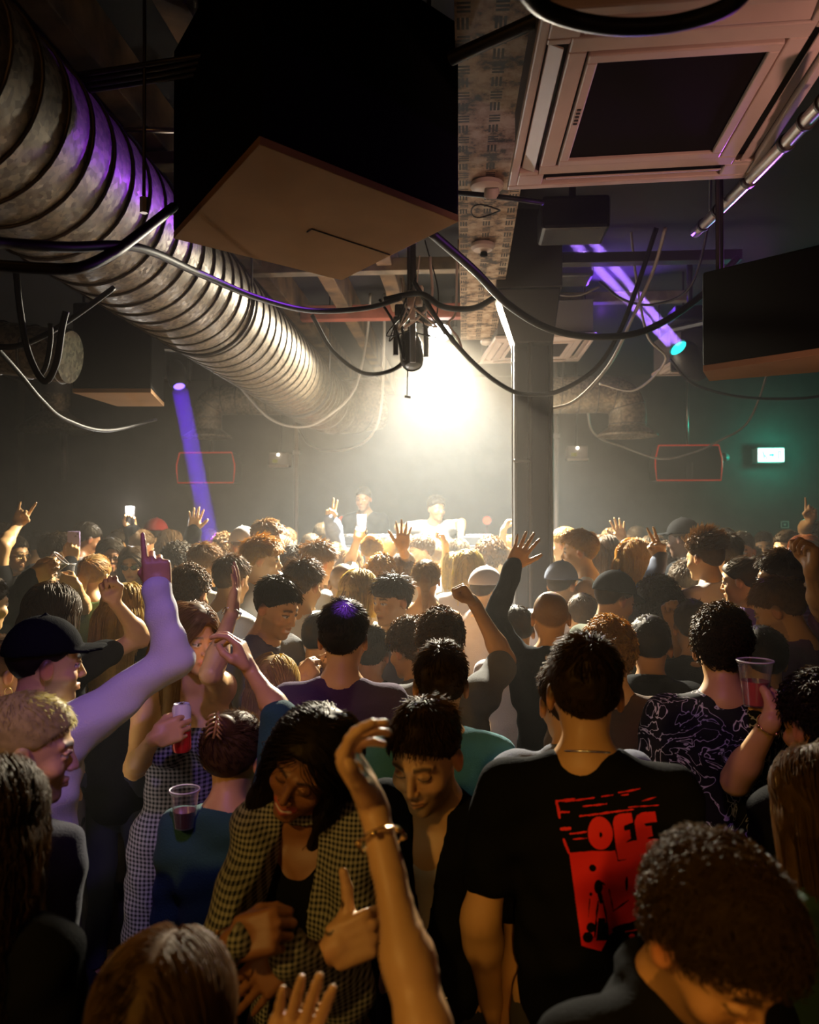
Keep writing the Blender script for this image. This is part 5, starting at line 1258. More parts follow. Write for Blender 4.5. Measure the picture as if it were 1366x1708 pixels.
P_('bluetee', (735, 1070, 2.4), -2, 'man with short dark hair in a teal tee, in front of the fist raiser', tone='light', hair=('crop', 'dark'), top=('tee', 'teal'), hp=6)
P_('plumtee', (573, 1000, 2.62), 2, 'man in a plum tee with a violet light spot on his black hair', tone='light', hair=('crop', 'black'), top=('tee', 'plum'), hp=4)
P_('blondbob', (457, 1094, 3.15), 5, 'woman with a short blond bob seen from behind, beside the plum tee man', sex='f', tone='light', hair=('bob', 'blond'), top=('tee', 'navy'))
P_('darkshoulder', (948, 1092, 2.28), -6, 'man in a black jacket mostly hidden behind the OFF print man', tone='light', hair=('crop', 'dark'), top=('jacket', 'slate'))
P_('goldcurl', (1014, 1030, 2.75), -8, 'man with golden lit curls directly behind the OFF print man', tone='light', hair=('curly', 'gold'), top=('tee', 'brown'))
P_('whitecollar', (1084, 1026, 3.1), 10, 'man with smooth black hair in a black jacket with pale collar showing', tone='tan', hair=('short', 'black'), top=('jacket', 'black'))
P_('cupman', (1203, 1010, 2.65), 8, 'man with short dark curls in a splash patterned shirt holding up a plastic cup', tone='light', hair=('curly', 'dark'), top=('tee', 'splash', .75), hy=8, Rr=arm((1228, 1302), (1286, 1202), (1291, 1170), 'grip', (-1, .1, .15), s=(-1, -1), la=.98, dz=.085), extra=(('bracelet', 'R', 'gold', .93, 4),))
P_('hood', (1268, 1044, 3.1), -10, 'person in a black hooded top behind the raised plastic cup', tone='tan', hair=('short', 'black'), top=('hoodie', 'black'))
P_('hoop', (2, 1062, 2.9), 30, 'woman with brown pinned hair and hoop earring behind the black capped man', sex='f', tone='tan', hair=('bun', 'brown'), top=('tee', 'olive'), extra=(('earring', 'hoop'),))
# --- third row
P_('fist', (735, 1016, 3.25), 0, 'man with tousled brown curls in a grey tee raising a clenched fist', tone='tan', hair=('curly', 'brown'), top=('tee', 'grey', .8), Rr=arm((843, 1102), (792, 1008), (762, 962), 'fist', 'left', s=(1, -1)))
P_('curlleft', (682, 1030, 3.75), -45, 'man with light brown curls looking aside, next to the tousled fist raiser', tone='tan', hair=('curly', 'brown'), top=('shirt', 'slate'), hp=10)
P_('baldwave', (918, 985, 3.5), 0, 'man with shaved head and dark sleeves waving an open hand against the column', tone='light', hair=('buzz', 'brown'), top=('shirt', 'black', 1.9), L=arm((824, 1034), (856, 944), (893, 872), 'open', 'away', s=(1, -1), la=1.05))
P_('grin', (472, 963, 3.7), 112, 'grinning man with short black hair and grey tee, hands clasped', tone='light', hair=('crop', 'black'), top=('tee', 'grey'), hy=4, hp=20, smile=.9, Rr='chest', L='chest', beard=.3)
P_('facingcam', (654, 957, 4.1), 205, 'young man with dark fringe facing the camera, dim lit face', tone='light', hair=('messy', 'dark'), top=('tee', 'slate'), hy=18, hp=4)
P_('darkbob', (90, 975, 3.4), 14, 'woman with a glossy dark bob raising a bare arm with a loose fist', sex='f', tone='light', hair=('bob', 'dark'), top=('tee', 'black', .5), Rr=arm((238, 1064), (189, 1002), (176, 955), 'fist', 'cam', s=(1, -1), la=1.08))
P_('longblond', (210, 973, 3.8), 4, 'woman with long bright blond hair seen from behind, beyond the white sleeve', sex='f', tone='light', hair=('long', 'blond'), top=('tee', 'black'))
P_('capright', (1032, 955, 3.9), 62, 'man in a dark peaked cap facing the exit sign, grey top', tone='light', hair=('short', 'dark'), top=('shirt', 'olive'), cap=('black', 0, .45), hp=16)
P_('darkcurls', (1098, 962, 4.15), 5, 'person with a cloud of glossy black curls and a fist held by the cheek', tone='tan', hair=('afro', 'black'), top=('tee', 'grey'), Rr=arm((1142, 1102), (1124, 1036), (1112, 992), 'fist', 'cam', s=(-1, -1)))
P_('profile', (1281, 964, 3.55), -52, 'man in a purple tee looking down in profile, in front of the glasses wearer', tone='light', hair=('crop', 'light'), top=('tee', 'purple'), hp=24, beard=.3)
P_('glasses', (1300, 916, 4.05), -58, 'man with black rimmed glasses in a purple striped knit', tone='light', hair=('crop', 'dark'), top=('shirt', 'lines'), extra=(('glasses',),), hp=6, beard=.35)
P_('purplearm', (1412, 930, 3.6), -30, 'person cut off by the frame raising one violet lit arm', tone='light', hair=('short', 'dark'), top=('tee', 'purple'), L=arm((1372, 1012), (1354, 950), (1352, 894), 'loose', 'left', s=(-1, -1)))
P_('bunback', (711, 934, 4.5), 0, 'woman with a low bun and bare back under the stage lamp', sex='f', tone='tan', hair=('pony', 'light'), top=('strap', 'brown'))
P_('whiteprofile', (437, 893, 4.6), 78, 'young man in a white tee with lit profile and golden swept hair', tone='pale', hair=('messy', 'gold'), top=('tee', 'white'), hp=4, Rr='chest')
P_('bluebob', (600, 951, 4.5), 25, 'woman with straight blond bob turned to the stage, behind the violet hair spot', sex='f', tone='light', hair=('bob', 'blond'), top=('tee', 'cream'))
P_('spiky', (508, 931, 4.1), 22, 'man with spiky brown hair in a white tee behind the grinning man', tone='light', hair=('messy', 'brown'), top=('tee', 'white'))
P_('curlyleft', (318, 943, 4.0), 15, 'man with a round crown of brown curls, above the plaid jumpsuit woman', tone='tan', hair=('curly', 'brown'), top=('tee', 'slate'))
P_('whitecap', (812, 947, 4.6), 40, 'person in a pale grey cap just behind the raised fist', tone='light', hair=('short', 'dark'), top=('shirt', 'stone'), cap=('stone', 0, .2))
P_('backcap', (938, 938, 4.6), 35, 'person in a dark cap close behind the column', tone='light', hair=('short', 'dark'), top=('tee', 'stone'), cap=('slate', 0, .2))
P_('stone', (1172, 886, 4.6), -36, 'tall man with swept back brown hair in a pale stone shirt', tone='light', hair=('undercut', 'brown'), top=('shirt', 'stone'))
P_('whiteshirt', (1207, 889, 5.0), -30, 'man with dark wavy hair in a white shirt behind the stone shirted man', tone='tan', hair=('crop', 'dark'), top=('shirt', 'white'))
P_('drinker', (48, 953, 4.4), 62, 'man tipping his head back to drink from a cup', tone='light', hair=('short', 'brown'), top=('shirt', 'black'), hp=-38, Rr=arm((6, 1018), (54, 962), (80, 952), 'grip', (0, .9, .3), s=(-1, -1)))
P_('girl', (139, 964, 4.7), 196, 'smiling girl with scraped back fair hair facing the camera, by the raised fist', sex='f', tone='pale', hair=('pony', 'light'), top=('tee', 'green'), hp=4, smile=1.0)
P_('greenleft', (-22, 958, 3.6), 20, 'person in a green top cut off by the frame beside the drinker', tone='light', hair=('short', 'dark'), top=('tee', 'green', .7))
# --- fourth row
P_('tank', (968, 884, 5.2), -78, 'man in a white tank top in lit profile beside the column', tone='light', hair=('crop', 'gold'), top=('tank', 'white'), hp=2)
P_('whitelit', (941, 879, 5.8), -50, 'person in white just beyond the column, brightly lit', tone='pale', hair=('short', 'gold'), top=('tee', 'white'))
P_('orange', (1012, 893, 5.7), 35, 'person with long brown hair in a bright orange top', sex='f', tone='light', hair=('long', 'brown'), top=('tee', 'orange', .9))
P_('straightbob', (1061, 899, 5.2), 48, 'man with straight golden fringe in a slate shirt, two fingers raised', tone='light', hair=('bob', 'gold'), top=('shirt', 'slate', 1.3), Rr=arm((1084, 990), (1102, 928), (1078, 888), 'vee', 'cam', s=(-1, 1)))
P_('handup', (1046, 893, 6.2), 10, 'person waving one open hand behind the orange top', tone='tan', hair=('short', 'dark'), top=('tee', 'black'), L=arm((1024, 932), (1037, 902), (1029, 866), 'open', 'cam', s=(-1, -1)))
P_('sunwoman', (222, 912, 5.4), 172, 'woman with dark sunglasses and long dark hair facing the camera', sex='f', tone='tan', hair=('long', 'dark'), top=('tee', 'black'), extra=(('sunglasses',),), hp=6)
P_('phoneman', (96, 889, 5.6), 62, 'man with cropped black hair holding up a lilac phone', tone='light', hair=('crop', 'black'), top=('shirt', 'black'), Rr=arm((104, 992), (119, 936), (123, 906), 'grip', 'away', s=(-1, 1)))
P_('cupholder', (160, 926, 4.7), 5, 'person with tied gold hair lifting a clear cup, behind the smiling girl', sex='f', tone='light', hair=('pony', 'gold'), top=('tee', 'green'), L=arm((140, 1014), (128, 976), (108, 970), 'grip', (0, 1, 0), s=(-1, -1)))
P_('brown2', (345, 905, 5.1), 32, 'man with combed light brown hair under the violet beam', tone='light', hair=('crop', 'light'), top=('tee', 'cream'))
P_('black2', (299, 905, 5.3), 28, 'man with tight dark curls next to the combed light brown head', tone='light', hair=('curly', 'black'), top=('tee', 'black'))
P_('capviolet', (404, 880, 5.6), -55, 'man in a pale cap with sunglasses on the peak, violet lit cheek', tone='light', hair=('short', 'brown'), top=('jacket', 'black'), cap=('stone', 0, .1), beard=.4)
P_('longlight', (468, 892, 5.8), 62, 'woman with straight light brown hair behind the lit profile', sex='f', tone='light', hair=('long', 'light'), top=('tee', 'cream'))
P_('spiky2', (534, 902, 5.0), 45, 'man with upswept light brown hair turned towards the booth', tone='light', hair=('messy', 'light'), top=('tee', 'white'))
P_('spiky3', (492, 909, 5.4), 10, 'man with tousled dark hair between two upswept heads', tone='light', hair=('messy', 'dark'), top=('tee', 'grey'))
P_('goldcurls2', (636, 925, 5.2), 0, 'person with bright gold curls below the bright phone', tone='light', hair=('curly', 'gold'), top=('tee', 'cream'))
P_('buzz2', (572, 939, 4.9), -10, 'man with cropped brown head in a cream tee beside the blond bob', tone='light', hair=('buzz', 'brown'), top=('tee', 'cream'))
P_('sungl2', (1252, 910, 5.6), -140, 'man in sunglasses and a mustard jacket facing the camera', tone='brown', hair=('short', 'black'), top=('jacket', 'mustard'), extra=(('sunglasses',),))
P_('ginger', (1343, 893, 5.4), -152, 'smiling woman with ginger wavy hair by the violet arm', sex='f', tone='tan', hair=('wavy', 'red'), top=('tee', 'black'), smile=1.0)
P_('armright', (760, 922, 5.6), -8, 'person in a white top raising a bare arm in front of the performer', sex='f', tone='light', hair=('bob', 'blond'), top=('tee', 'white'), L=arm((744, 950), (743, 908), (735, 880), 'loose', 'left', s=(1, -1)))
P_('hearthands', (842, 893, 6.3), -60, 'person with both hands lifted overhead beside the column', sex='f', tone='pale', hair=('bun', 'gold'), top=('tee', 'cream'), L=arm((836, 918), (840, 884), (850, 860), 'loose', 'right', s=(-1, -1)), Rr=arm((866, 920), (862, 886), (856, 862), 'loose', 'left', s=(-1, -1)))
# --- fifth row and beyond
P_('smileman', (209, 880, 6.4), 190, 'smiling fair man facing the camera under the bright phone torch', tone='light', hair=('crop', 'light'), top=('tee', 'slate'), smile=1.0, hp=10)
P_('whiteback', (152, 872, 6.0), 40, 'man in a pale grey tee leaning away beside the lilac phone', tone='brown', hair=('short', 'black'), top=('tee', 'stone'), hp=20)
P_('glassesleft', (26, 893, 5.9), 110, 'person with thin gold glasses near the frame edge', tone='light', hair=('short', 'black'), top=('shirt', 'black'), extra=(('glasses', 'gold'),))
P_('armleft', (-20, 905, 5.2), 20, 'person beyond the frame edge stretching one pointing arm high', tone='light', hair=('short', 'dark'), top=('tee', 'black', .5), Rr=arm((4, 912), (30, 874), (45, 842), 'horns', 'cam', s=(-1, 1)))
P_('dreads', (184, 897, 5.6), 150, 'woman with long black hair between the grey tee and the sunglasses', sex='f', tone='brown', hair=('long', 'black'), top=('tee', 'black'))
P_('waver', (322, 898, 5.9), 10, 'person waving an open palm beside the violet beam', tone='light', hair=('short', 'dark'), top=('jacket', 'black'), Rr=arm((318, 916), (322, 886), (328, 848), 'open', 'cam', s=(-1, -1)))
P_('fairman', (449, 866, 5.5), 78, 'tall fair haired man in profile near the slim pole', tone='light', hair=('crop', 'light'), top=('shirt', 'stone'))
P_('redhat', (262, 866, 6.3), 20, 'person in a red cap at the back of the crowd', tone='light', hair=('short', 'dark'), top=('tee', 'black'), cap=('red', 30, .1))
P_('capdark', (1137, 866, 5.3), -50, 'man in a black cap with a pale ear stud looking to the stage', tone='dark', hair=('short', 'black'), top=('jacket', 'black'), cap=('black', 0, .1))
P_('dark1', (1237, 887, 5.5), -150, 'bearded man facing the camera behind the sunglasses and mustard jacket', tone='brown', hair=('short', 'black'), top=('shirt', 'brown'), beard=.9)
P_('dark2', (1274, 886, 6.0), -160, 'man in dim light next to the bearded man', tone='tan', hair=('short', 'dark'), top=('tee', 'slate'))
P_('dark3', (1312, 884, 5.7), -120, 'man with orange lit cheek near the tiny switch plate', tone='light', hair=('short', 'dark'), top=('tee', 'black'))
P_('dark4', (1362, 872, 5.9), -20, 'person raising a dim arm at the far edge by the ginger woman', tone='tan', hair=('curly', 'black'), top=('tee', 'black'), L=arm((1342, 880), (1352, 868), (1352, 838), 'point', 'cam', s=(-1, -1)))
P_('phoneflash', (622, 893, 5.5), 8, 'person lifting a phone with a dazzling torch in front of the booth', sex='f', tone='light', hair=('bun', 'gold'), top=('tee', 'white'), L=arm((583, 938), (596, 900), (603, 876), 'grip', 'away', s=(1, -1)))
P_('lightround', (655, 896, 5.7), 5, 'person with round pale lit head beside the dazzling phone', tone='light', hair=('short', 'gold'), top=('tee', 'cream'))
P_('openhand', (672, 922, 5.3), -5, 'person holding up an open dark palm under the lamp glow', tone='tan', hair=('crop', 'brown'), top=('tee', 'cream'), Rr=arm((682, 940), (671, 915), (673, 884), 'open', 'away', s=(1, -1)))
P_('litface', (701, 892, 5.9), -110, 'young man with white lit face turned away from the performer', tone='pale', hair=('crop', 'brown'), top=('tee', 'white'), smile=.4)
P_('blondtop', (782, 918, 5.4), 10, 'person with bright blond hair below the performer, beside the white topped arm', sex='f', tone='light', hair=('bob', 'blond'), top=('tee', 'stone'))
P_('fluffy', (818, 896, 5.9), 0, 'person with fluffy brown hair near the red lamp by the column', tone='light', hair=('afro', 'brown'), top=('tee', 'slate'))
P_('hatfoil', (538, 872, 6.9), 10, 'person raising two fingers in front of the booth near the slim pole', tone='light', hair=('short', 'dark'), top=('jacket', 'slate'), Rr=arm((556, 880), (551, 868), (553, 838), 'vee', 'cam', s=(-1, -1)))
P_('torch', (196, 884, 6.4), 170, 'person holding up a phone with a starlike torch at the back', tone='tan', hair=('short', 'dark'), top=('jacket', 'black'), L=arm((226, 900), (220, 884), (217, 864), 'grip', 'cam', s=(-1, -1)))
# rows hidden among the others
fill = [
 ((745, 938, 5.70), 0, 'm', ('crop', 'light'), 'cream', 'man with short lit hair directly below the performer'),
 ((690, 940, 5.41), 10, 'f', ('long', 'gold'), 'white', 'woman with gold hair in white, under the lit face'),
 ((560, 905, 6.27), 20, 'm', ('short', 'brown'), 'white', 'man in white between the upswept hair and the dazzling phone'),
 ((585, 915, 6.10), 5, 'f', ('long', 'light'), 'stone', 'woman with light hair far back below the dazzling phone'),
 ((640, 903, 6.50), 0, 'm', ('short', 'dark'), 'grey', 'man far back against the booth beside the pale round head'),
 ((728, 905, 6.60), -5, 'm', ('short', 'light'), 'white', 'man far back against the booth below the white tee performer'),
 ((765, 900, 6.70), 8, 'f', ('bob', 'dark'), 'cream', 'woman with dark bob far back against the booth'),
 ((838, 912, 6.27), -20, 'f', ('pony', 'light'), 'white', 'woman with tied hair close to the lit edge of the column'),
 ((520, 890, 6.20), 15, 'm', ('short', 'dark'), 'black', 'man in black far back beside the slim pole'),
 ((478, 880, 6.60), 25, 'm', ('short', 'brown'), 'black', 'man far back, next behind the tall fair haired man'),
 ((425, 895, 5.90), 30, 'f', ('bob', 'dark'), 'black', 'woman with dark bob behind the pale cap'),
 ((375, 890, 5.60), 25, 'm', ('curly', 'light'), 'slate', 'man with fair curls behind the violet beam foot'),
 ((352, 882, 6.50), 18, 'm', ('short', 'black'), 'black', 'man far back on the dark side of the violet beam'),
 ((285, 884, 6.10), 15, 'f', ('long', 'brown'), 'black', 'woman with brown hair far back beside the red cap'),
 ((240, 884, 5.90), 20, 'm', ('short', 'brown'), 'grey', 'man behind the woman in sunglasses'),
 ((120, 888, 6.00), 60, 'm', ('crop', 'brown'), 'black', 'man far back behind the lilac phone'),
 ((70, 885, 6.20), 45, 'm', ('short', 'black'), 'slate', 'man far back between the gold glasses and the phone holder'),
 ((8, 872, 6.20), 40, 'm', ('short', 'dark'), 'black', 'man far back near the frame edge under the pointing arm'),
 ((985, 890, 5.90), -20, 'm', ('short', 'brown'), 'grey', 'man behind the white tank top'),
 ((1088, 893, 5.80), -25, 'f', ('long', 'dark'), 'black', 'woman with dark hair behind the two raised fingers'),
 ((1110, 905, 5.59), -30, 'm', ('curly', 'dark'), 'black', 'man with dark curls behind the slate sleeve'),
 ((1165, 885, 6.20), -30, 'm', ('short', 'black'), 'black', 'man far back behind the black cap with stud'),
 ((1205, 882, 6.50), -35, 'f', ('bob', 'brown'), 'slate', 'woman with brown bob far back below the dim wall'),
 ((1060, 878, 6.60), -15, 'm', ('short', 'dark'), 'black', 'man far back below the red rimmed speaker'),
 ((1020, 882, 6.50), -15, 'f', ('long', 'light'), 'grey', 'woman far back behind the waving open hand'),
 ((1295, 925, 5.70), -60, 'm', ('crop', 'black'), 'black', 'man behind the black rimmed glasses'),
 ((388, 925, 4.56), 40, 'm', ('crop', 'brown'), 'white', 'man in a white tee partly behind the raised palm with the bracelet'),
 ((262, 930, 5.13), 25, 'm', ('short', 'dark'), 'black', 'man behind the raised pointing hand'),
 ((545, 945, 5.36), 12, 'f', ('bob', 'gold'), 'white', 'woman with a golden bob behind the cropped brown head'),
 ((905, 895, 6.20), -10, 'f', ('long', 'blond'), 'white', 'woman behind the column seen by her blond hair'),
 ((1140, 935, 5.13), -25, 'm', ('crop', 'dark'), 'black', 'man in black between the black curls and the stone shirt'),
 ((1235, 930, 4.27), -40, 'f', ('bun', 'dark'), 'purple', 'woman with pinned dark hair behind the purple profile'),
 ((860, 1010, 3.99), 0, 'm', ('short', 'dark'), 'stone', 'man in pale stone behind the dark waving sleeve'),
 ((540, 1022, 3.88), 30, 'm', ('short', 'black'), 'lines', 'man in a striped top right beside the violet hair spot'),
 ((620, 1045, 4.05), 0, 'm', ('crop', 'black'), 'black', 'man in black below the dim lit young face'),
 ((255, 975, 4.45), 15, 'f', ('long', 'dark'), 'black', 'woman with dark hair behind the white sleeve'),
 ((1155, 1000, 3.59), -10, 'm', ('short', 'dark'), 'black', 'man in black behind the splash patterned shirt'),
 ((970, 990, 4.05), 5, 'm', ('short', 'brown'), 'stone', 'man in pale stone between the shaved head and the peaked cap'),
]
for i, (c, a, sx, hr_, tp, lab) in enumerate(fill):
    P_('fill%d' % i, c, a, lab, sex=sx, tone=('light', 'tan', 'light', 'pale', 'brown')[i % 5], hair=hr_, top=('shirt' if i % 3 == 0 else 'tee', tp), hp=6 + (i * 7) % 9, hy=(i * 37) % 31 - 15)
# the performer and a companion on the riser
P_('performer', (728, 826, 8.2), 186, 'performer in a white tee behind the booth with both arms spread', tone='light', hair=('crop', 'dark'), top=('tee', 'white', .5), hy=-42, hp=6, ground=.48, beard=.3,
   Rr=arm((664, 880), (690, 902), (708, 906), 'flat', 'down', s=(-1, -1)), L=arm((770, 872), (768, 902), (786, 906), 'flat', 'down', s=(-1, -1)))
P_('companion', (606, 812, 8.5), 190, 'faint person standing in the haze on the riser beside the performer', tone='brown', hair=('short', 'black'), top=('tee', 'black'), ground=.48)

# keep neighbours from standing inside one another: slide along the sight line only
def relax():
    n = len(PEOPLE); Z0 = [p[1][2] for p in PEOPLE]
    for it in range(400):
        moved = 0
        XY = [W(*p[1]) for p in PEOPLE]
        for i in range(n):
            for j in range(i + 1, n):
                d = XY[i][:2] - XY[j][:2]; q = math.hypot(*d)
                lim = .43
                if q < lim:
                    wi, wj = (0 if PEOPLE[i][1][2] < 1.95 or PEOPLE[i][0] in ('performer', 'companion') else 1), (0 if PEOPLE[j][1][2] < 1.95 or PEOPLE[j][0] in ('performer', 'companion') else 1)
                    if wi + wj == 0: continue
                    st = (lim - q) * .5 + .004; sg = 1 if PEOPLE[i][1][2] >= PEOPLE[j][1][2] else -1
                    PEOPLE[i][1][2] += sg * st * wi / (wi + wj); PEOPLE[j][1][2] -= sg * st * wj / (wi + wj); moved += 1
        for p in PEOPLE:
            q = W(*p[1]); 
            if math.hypot(q[0] - xc, q[1] - yc) < .40: p[1][2] += .03 if q[1] >= yc else -.03; moved += 1
            if p[0] not in ('performer', 'companion') and p[1][2] > 2: p[1][2] = min(p[1][2], 7.05)
        for p, z0 in zip(PEOPLE, Z0): p[1][2] = min(max(p[1][2], z0 * .93), z0 * 1.10)
        if not moved: break
    return it, moved
RELAX = relax()
for p in PEOPLE:                                                        # nobody stands inside the column
    for _ in range(40):
        q = W(*p[1])
        if math.hypot(q[0] - xc, q[1] - yc) > .42: break
        p[1][2] += .02 if q[1] >= yc else -.02
for p in PEOPLE:
    kw = dict(p[4]); kw.pop('gazez', None)
    person(p[0], tuple(p[1]), p[2], p[3], **kw)
# ------------------------------------------------------------------ the print on the black tee
def off_print():
    A = ANCH['off']; SC, TB, NB = A['SC'], A['TB'], A['NB']; V, Q = A['topVQ']
    bvh = BVHTree.FromPolygons([Vector(v) for v in V], Q.tolist())
    st = 3.6; gx, gy = np.meshgrid(np.arange(120, 1050, st), np.arange(85, 1370, st), indexing='ij')
    def poly(p):
        p = np.array(p, float); ins = np.zeros(gx.shape, bool); n = len(p)
        for i in range(n):
            (x1, y1), (x2, y2) = p[i], p[(i + 1) % n]
            if y1 == y2: continue
            c = ((y1 > gy) != (y2 > gy)) & (gx < (x2 - x1) * (gy - y1) / (y2 - y1) + x1); ins ^= c
        return ins
    def line(x1, y1, x2, y2, w, taper=.3):
        dx, dy = x2 - x1, y2 - y1; t = np.clip(((gx - x1) * dx + (gy - y1) * dy) / (dx * dx + dy * dy), 0, 1)
        return np.hypot(gx - x1 - t * dx, gy - y1 - t * dy) < w / 2 * (1 - taper * np.abs(2 * t - 1)) + 1.5 * np.sin(gx * .07 + gy * .05)
    def ell(cx, cy_, rx, ry): return ((gx - cx) / rx) ** 2 + ((gy - cy_) / ry) ** 2 < 1
    red = poly([(240, 590), (420, 562), (600, 560), (700, 490), (1030, 470), (1012, 1000), (1000, 1200), (800, 1130), (640, 1170), (560, 1230), (490, 1350), (335, 1320)])
    O = ell(490, 430, 100, 122); F1 = poly([(592, 345), (610, 305), (650, 285), (745, 275), (757, 350), (682, 375), (686, 412), (730, 405), (737, 472), (690, 495), (690, 622), (630, 628), (612, 520)])
    F2 = poly([(768, 345), (790, 295), (835, 270), (935, 260), (950, 345), (850, 365), (862, 387), (905, 380), (917, 457), (872, 472), (872, 602), (802, 602)])
    rim = line(596, 470, 628, 630, 9, 0) | line(628, 632, 692, 622, 10, 0) | line(700, 497, 765, 478, 9, 0) | line(800, 598, 892, 602, 9, 0) | line(590, 500, 540, 548, 6)
    for q in ((215, 215, 450, 175, 14), (150, 215, 290, 190, 20), (145, 215, 170, 340, 26), (165, 300, 245, 292, 16), (360, 245, 550, 220, 12), (330, 315, 760, 250, 13), (510, 165, 605, 150, 9), (650, 130, 820, 98, 12), (670, 150, 725, 140, 12), (720, 235, 960, 210, 8), (830, 185, 950, 150, 8), (180, 420, 250, 405, 28), (250, 445, 380, 418, 14), (270, 480, 380, 465, 10), (198, 490, 238, 590, 24), (245, 595, 420, 568, 14)):
        red |= line(*q)
    red = ((red & ~rim) | O | F1 | F2) & ~(rim & ~(O | F1 | F2)) & ~ell(493, 437, 13, 20)
    blk = ell(426, 697, 28, 28) | ell(472, 850, 34, 62) | line(478, 880, 492, 970, 40) | line(470, 965, 452, 1100, 16) | line(452, 1100, 440, 1240, 20) | line(508, 965, 532, 1080, 16) | line(532, 1080, 548, 1250, 18) | poly([(468, 1090), (522, 1090), (545, 1270), (450, 1270)])
    blk |= ell(410, 1165, 36, 40) | ell(385, 1245, 42, 45) | ell(700, 1195, 120, 46) | ell(600, 1245, 40, 22) | line(585, 1040, 715, 962, 12) | line(556, 870, 590, 1035, 8) | ell(412, 912, 12, 16) | line(404, 950, 390, 1085, 7) | line(480, 800, 520, 830, 14) | ell(700, 830, 12, 60)
    red &= ~blk; red |= line(690, 1215, 780, 1212, 10) | ell(740, 1250, 24, 14)
    sx0, sy0, sz0 = PX(SC - TB[1] * .10); sz0 -= 0
    vid = -np.ones((gx.shape[0] + 1, gx.shape[1] + 1), int); VV = []; FF = []
    dirv = Vector(TB[1])
    for i, j in zip(*np.nonzero(red)):
        q = []
        for a, b in ((0, 0), (1, 0), (1, 1), (0, 1)):
            ii, jj = i + a, j + b
            if vid[ii, jj] < 0:
                zx, zy = 120 + ii * st - st / 2, 85 + jj * st - st / 2
                p = SC + TB[0] * ((900 + zx / 4.88 - sx0) * sz0 / FPX) - TB[2] * ((1300 + zy / 4.88 - sy0) * sz0 / FPX) - TB[1] * .6
                h = bvh.ray_cast(Vector(p), dirv)[0]
                if h is None: vid[ii, jj] = -2; break
                VV.append(np.array(h) - TB[1] * .003); vid[ii, jj] = len(VV) - 1
            if vid[ii, jj] < 0: break
            q.append(vid[ii, jj])
        if len(q) == 4: FF.append(q)
    o = np_mesh('shirt_print', np.array(VV), np.array(FF), mat('red_print', (.80, .012, .010), .75), A['top'])
    o['label'] = 'red print reading OFF above a dark figure'
off_print()

# ------------------------------------------------------------------ held things
def grip(key, sd, f=.09, off=.045):
    S0, E, Wt, hd, n, pose = ANCH[key]['arms'][sd]; d = hd / np.linalg.norm(hd); n = n - d * (n @ d); n /= np.linalg.norm(n)
    t = np.cross(d, n) if sd == 'R' else np.cross(n, d)
    return Wt + d * f + n * off, d, n, t
def cup_at(p, h, label, drink=None, tilt=(0, 0), level=.5):
    px, py, z = PX(p); return plastic_cup(px, py, z, h, label, drink, tilt, level)
p = grip('cupman', 'R', .085, .048)[0]; cup_at(p + np.array((0, 0, .045)), .125, 'clear plastic cup with pale red drink held up by the splash shirted man', ('pink', (.55, .08, .07)), level=.55)
p = grip('drinker', 'R', .085, .048)[0]; cup_at(p, .11, 'tipped clear plastic cup at the drinking man', None, (.9, .2))
p = grip('cupholder', 'L', .085, .048)[0]; cup_at(p + np.array((0, 0, .01)), .135, 'clear plastic cup raised behind the smiling girl', ('water', (.6, .5, .42)), level=.3)
plastic_cup(308, 1348, 2.05, .095, 'clear plastic cup with dark drink beside the pinned up hair woman', ('cola', (.06, .015, .02)), level=.45)
p, d, n, t_ = grip('can', 'R', .080, .042); c = p + np.array((0, 0, -.03))
k = thing('drink_can', c, 'slim drink can, white above and red below, held by the jumpsuit woman', 'can'); h = .13
MB().lathe([(0, -.045), (.024, -.045), (.0285, -.037), (.0285, .02)], c, sides=28).build('lower_wall', mat('red_can', (.62, .02, .02), .3, .3), k, True, sharp=40)
MB().lathe([(.0285, .02), (.0285, .088), (.0235, .098), (.0235, .101), (.021, .098), (0, .097)], c, sides=28).build('upper_wall', mat('white_can', (.80, .78, .82), .3, .2), k, True, sharp=40)
MB().box(c + np.array((0, .004, .1)), (.006, .011, .0015)).build('ring_pull', m_silver, k)
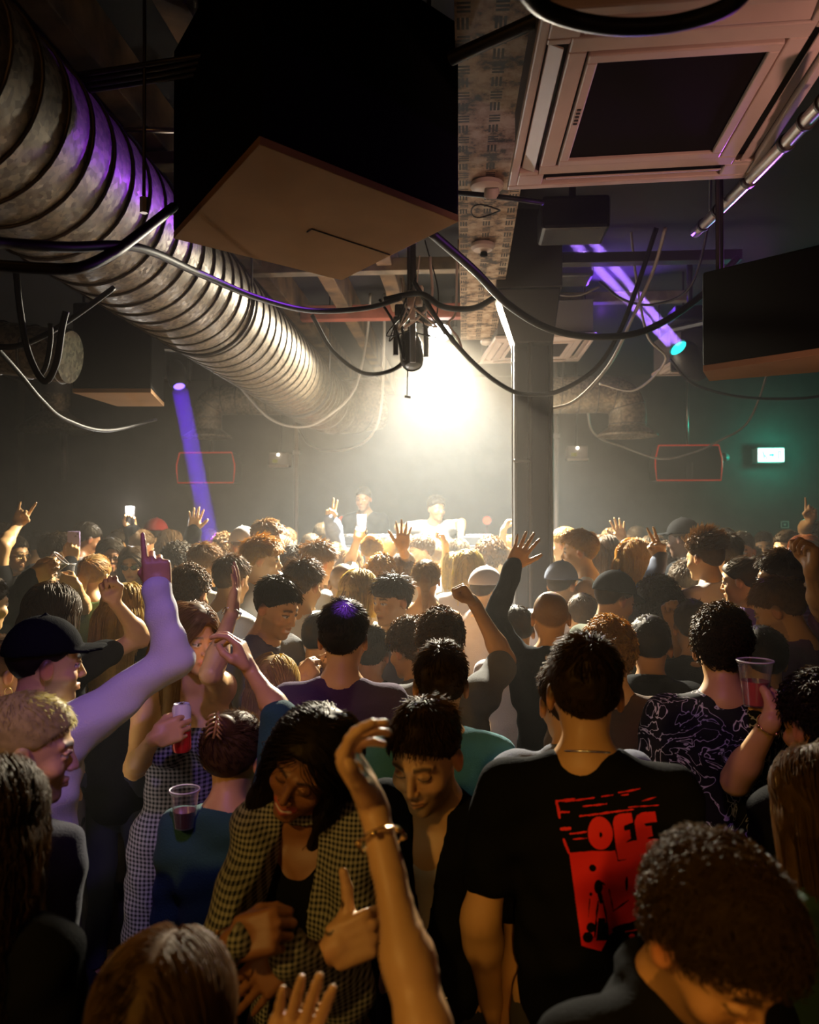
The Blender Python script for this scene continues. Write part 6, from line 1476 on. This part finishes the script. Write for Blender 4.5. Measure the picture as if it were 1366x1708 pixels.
def phone(key, sd, label, colr, torch=0.0, f=.11, off=.02):
    p, d, n, t = grip(key, sd, f, off); z = np.array((0, 0, 1.0)); toc = CAM - p; toc[2] = 0; toc /= np.linalg.norm(toc); x = np.cross(z, toc) * -1; B = np.array([x, -toc, z])
    q = thing('phone', p, label, 'phone'); MB().box(p, (.037, .0045, .075), B).build('case', colr, q, bevel=.004)
    MB().box(p + B[2] * .052 - B[0] * .017 - B[1] * .0055, (.016, .002, .017), B).build('camera_block', colr, q, bevel=.002)
    s = MB()
    for dx, dz in ((-.023, .059), (-.011, .045)): MB().lathe([(0, .0), (.0055, .0), (.006, -.003)], p + B[0] * dx + B[2] * dz - B[1] * .0075, basis(-B[1]), 12).build('camera_lens', m_blk2, q, True)
    MB().box(p + B[1] * .0046, (.034, .0005, .072), B).build('screen', m_blk2, q)
    if torch:
        c = p + B[2] * .06 - B[0] * .006 - B[1] * .0078; MB().lathe([(0, .001), (.012, .0), (.012, -.002)], c, basis(-B[1]), 14).build('torch_lens', emat('torch_lens', (1, .98, .94), 220), q, True)
        light('phone_torch', 'POINT', c - B[1] * .03, None, torch, (1, .96, .9), .012)
phone('phoneman', 'R', 'lilac phone held up, its camera block facing back', mat('lilac_case', (.62, .48, .80), .35))
phone('phoneflash', 'L', 'phone with dazzling white torch raised before the booth', m_blk2, 26)
phone('torch', 'L', 'phone with starlike torch at the back of the crowd', m_blk2, 16)
# ------------------------------------------------------------------ repeats share a group
GROUPS = dict(person='people dancing in the crowd', plastic_cup='clear plastic cups in hands', phone='phones held up', dj_deck='decks on the booth', speaker='black speaker boxes', air_conditioner='ceiling air conditioners',
              ventilation_duct='galvanised ducts', cable='cables slung under the ceiling', conduit='conduits by the big speaker', projector='effect projectors on poles', pole='slim poles by the stage', smoke_detector='discs on the beam', red_lamp='red lamps behind the booth', moving_head_light='lamps hung from the ceiling')
for o in bpy.data.objects:
    k = o.name.split('.')[0]
    if k in GROUPS and o.parent is None and 'group' not in o and o.get('label') and 'riser' not in o['label'] and 'performer in' not in o['label']: o['group'] = GROUPS[k]
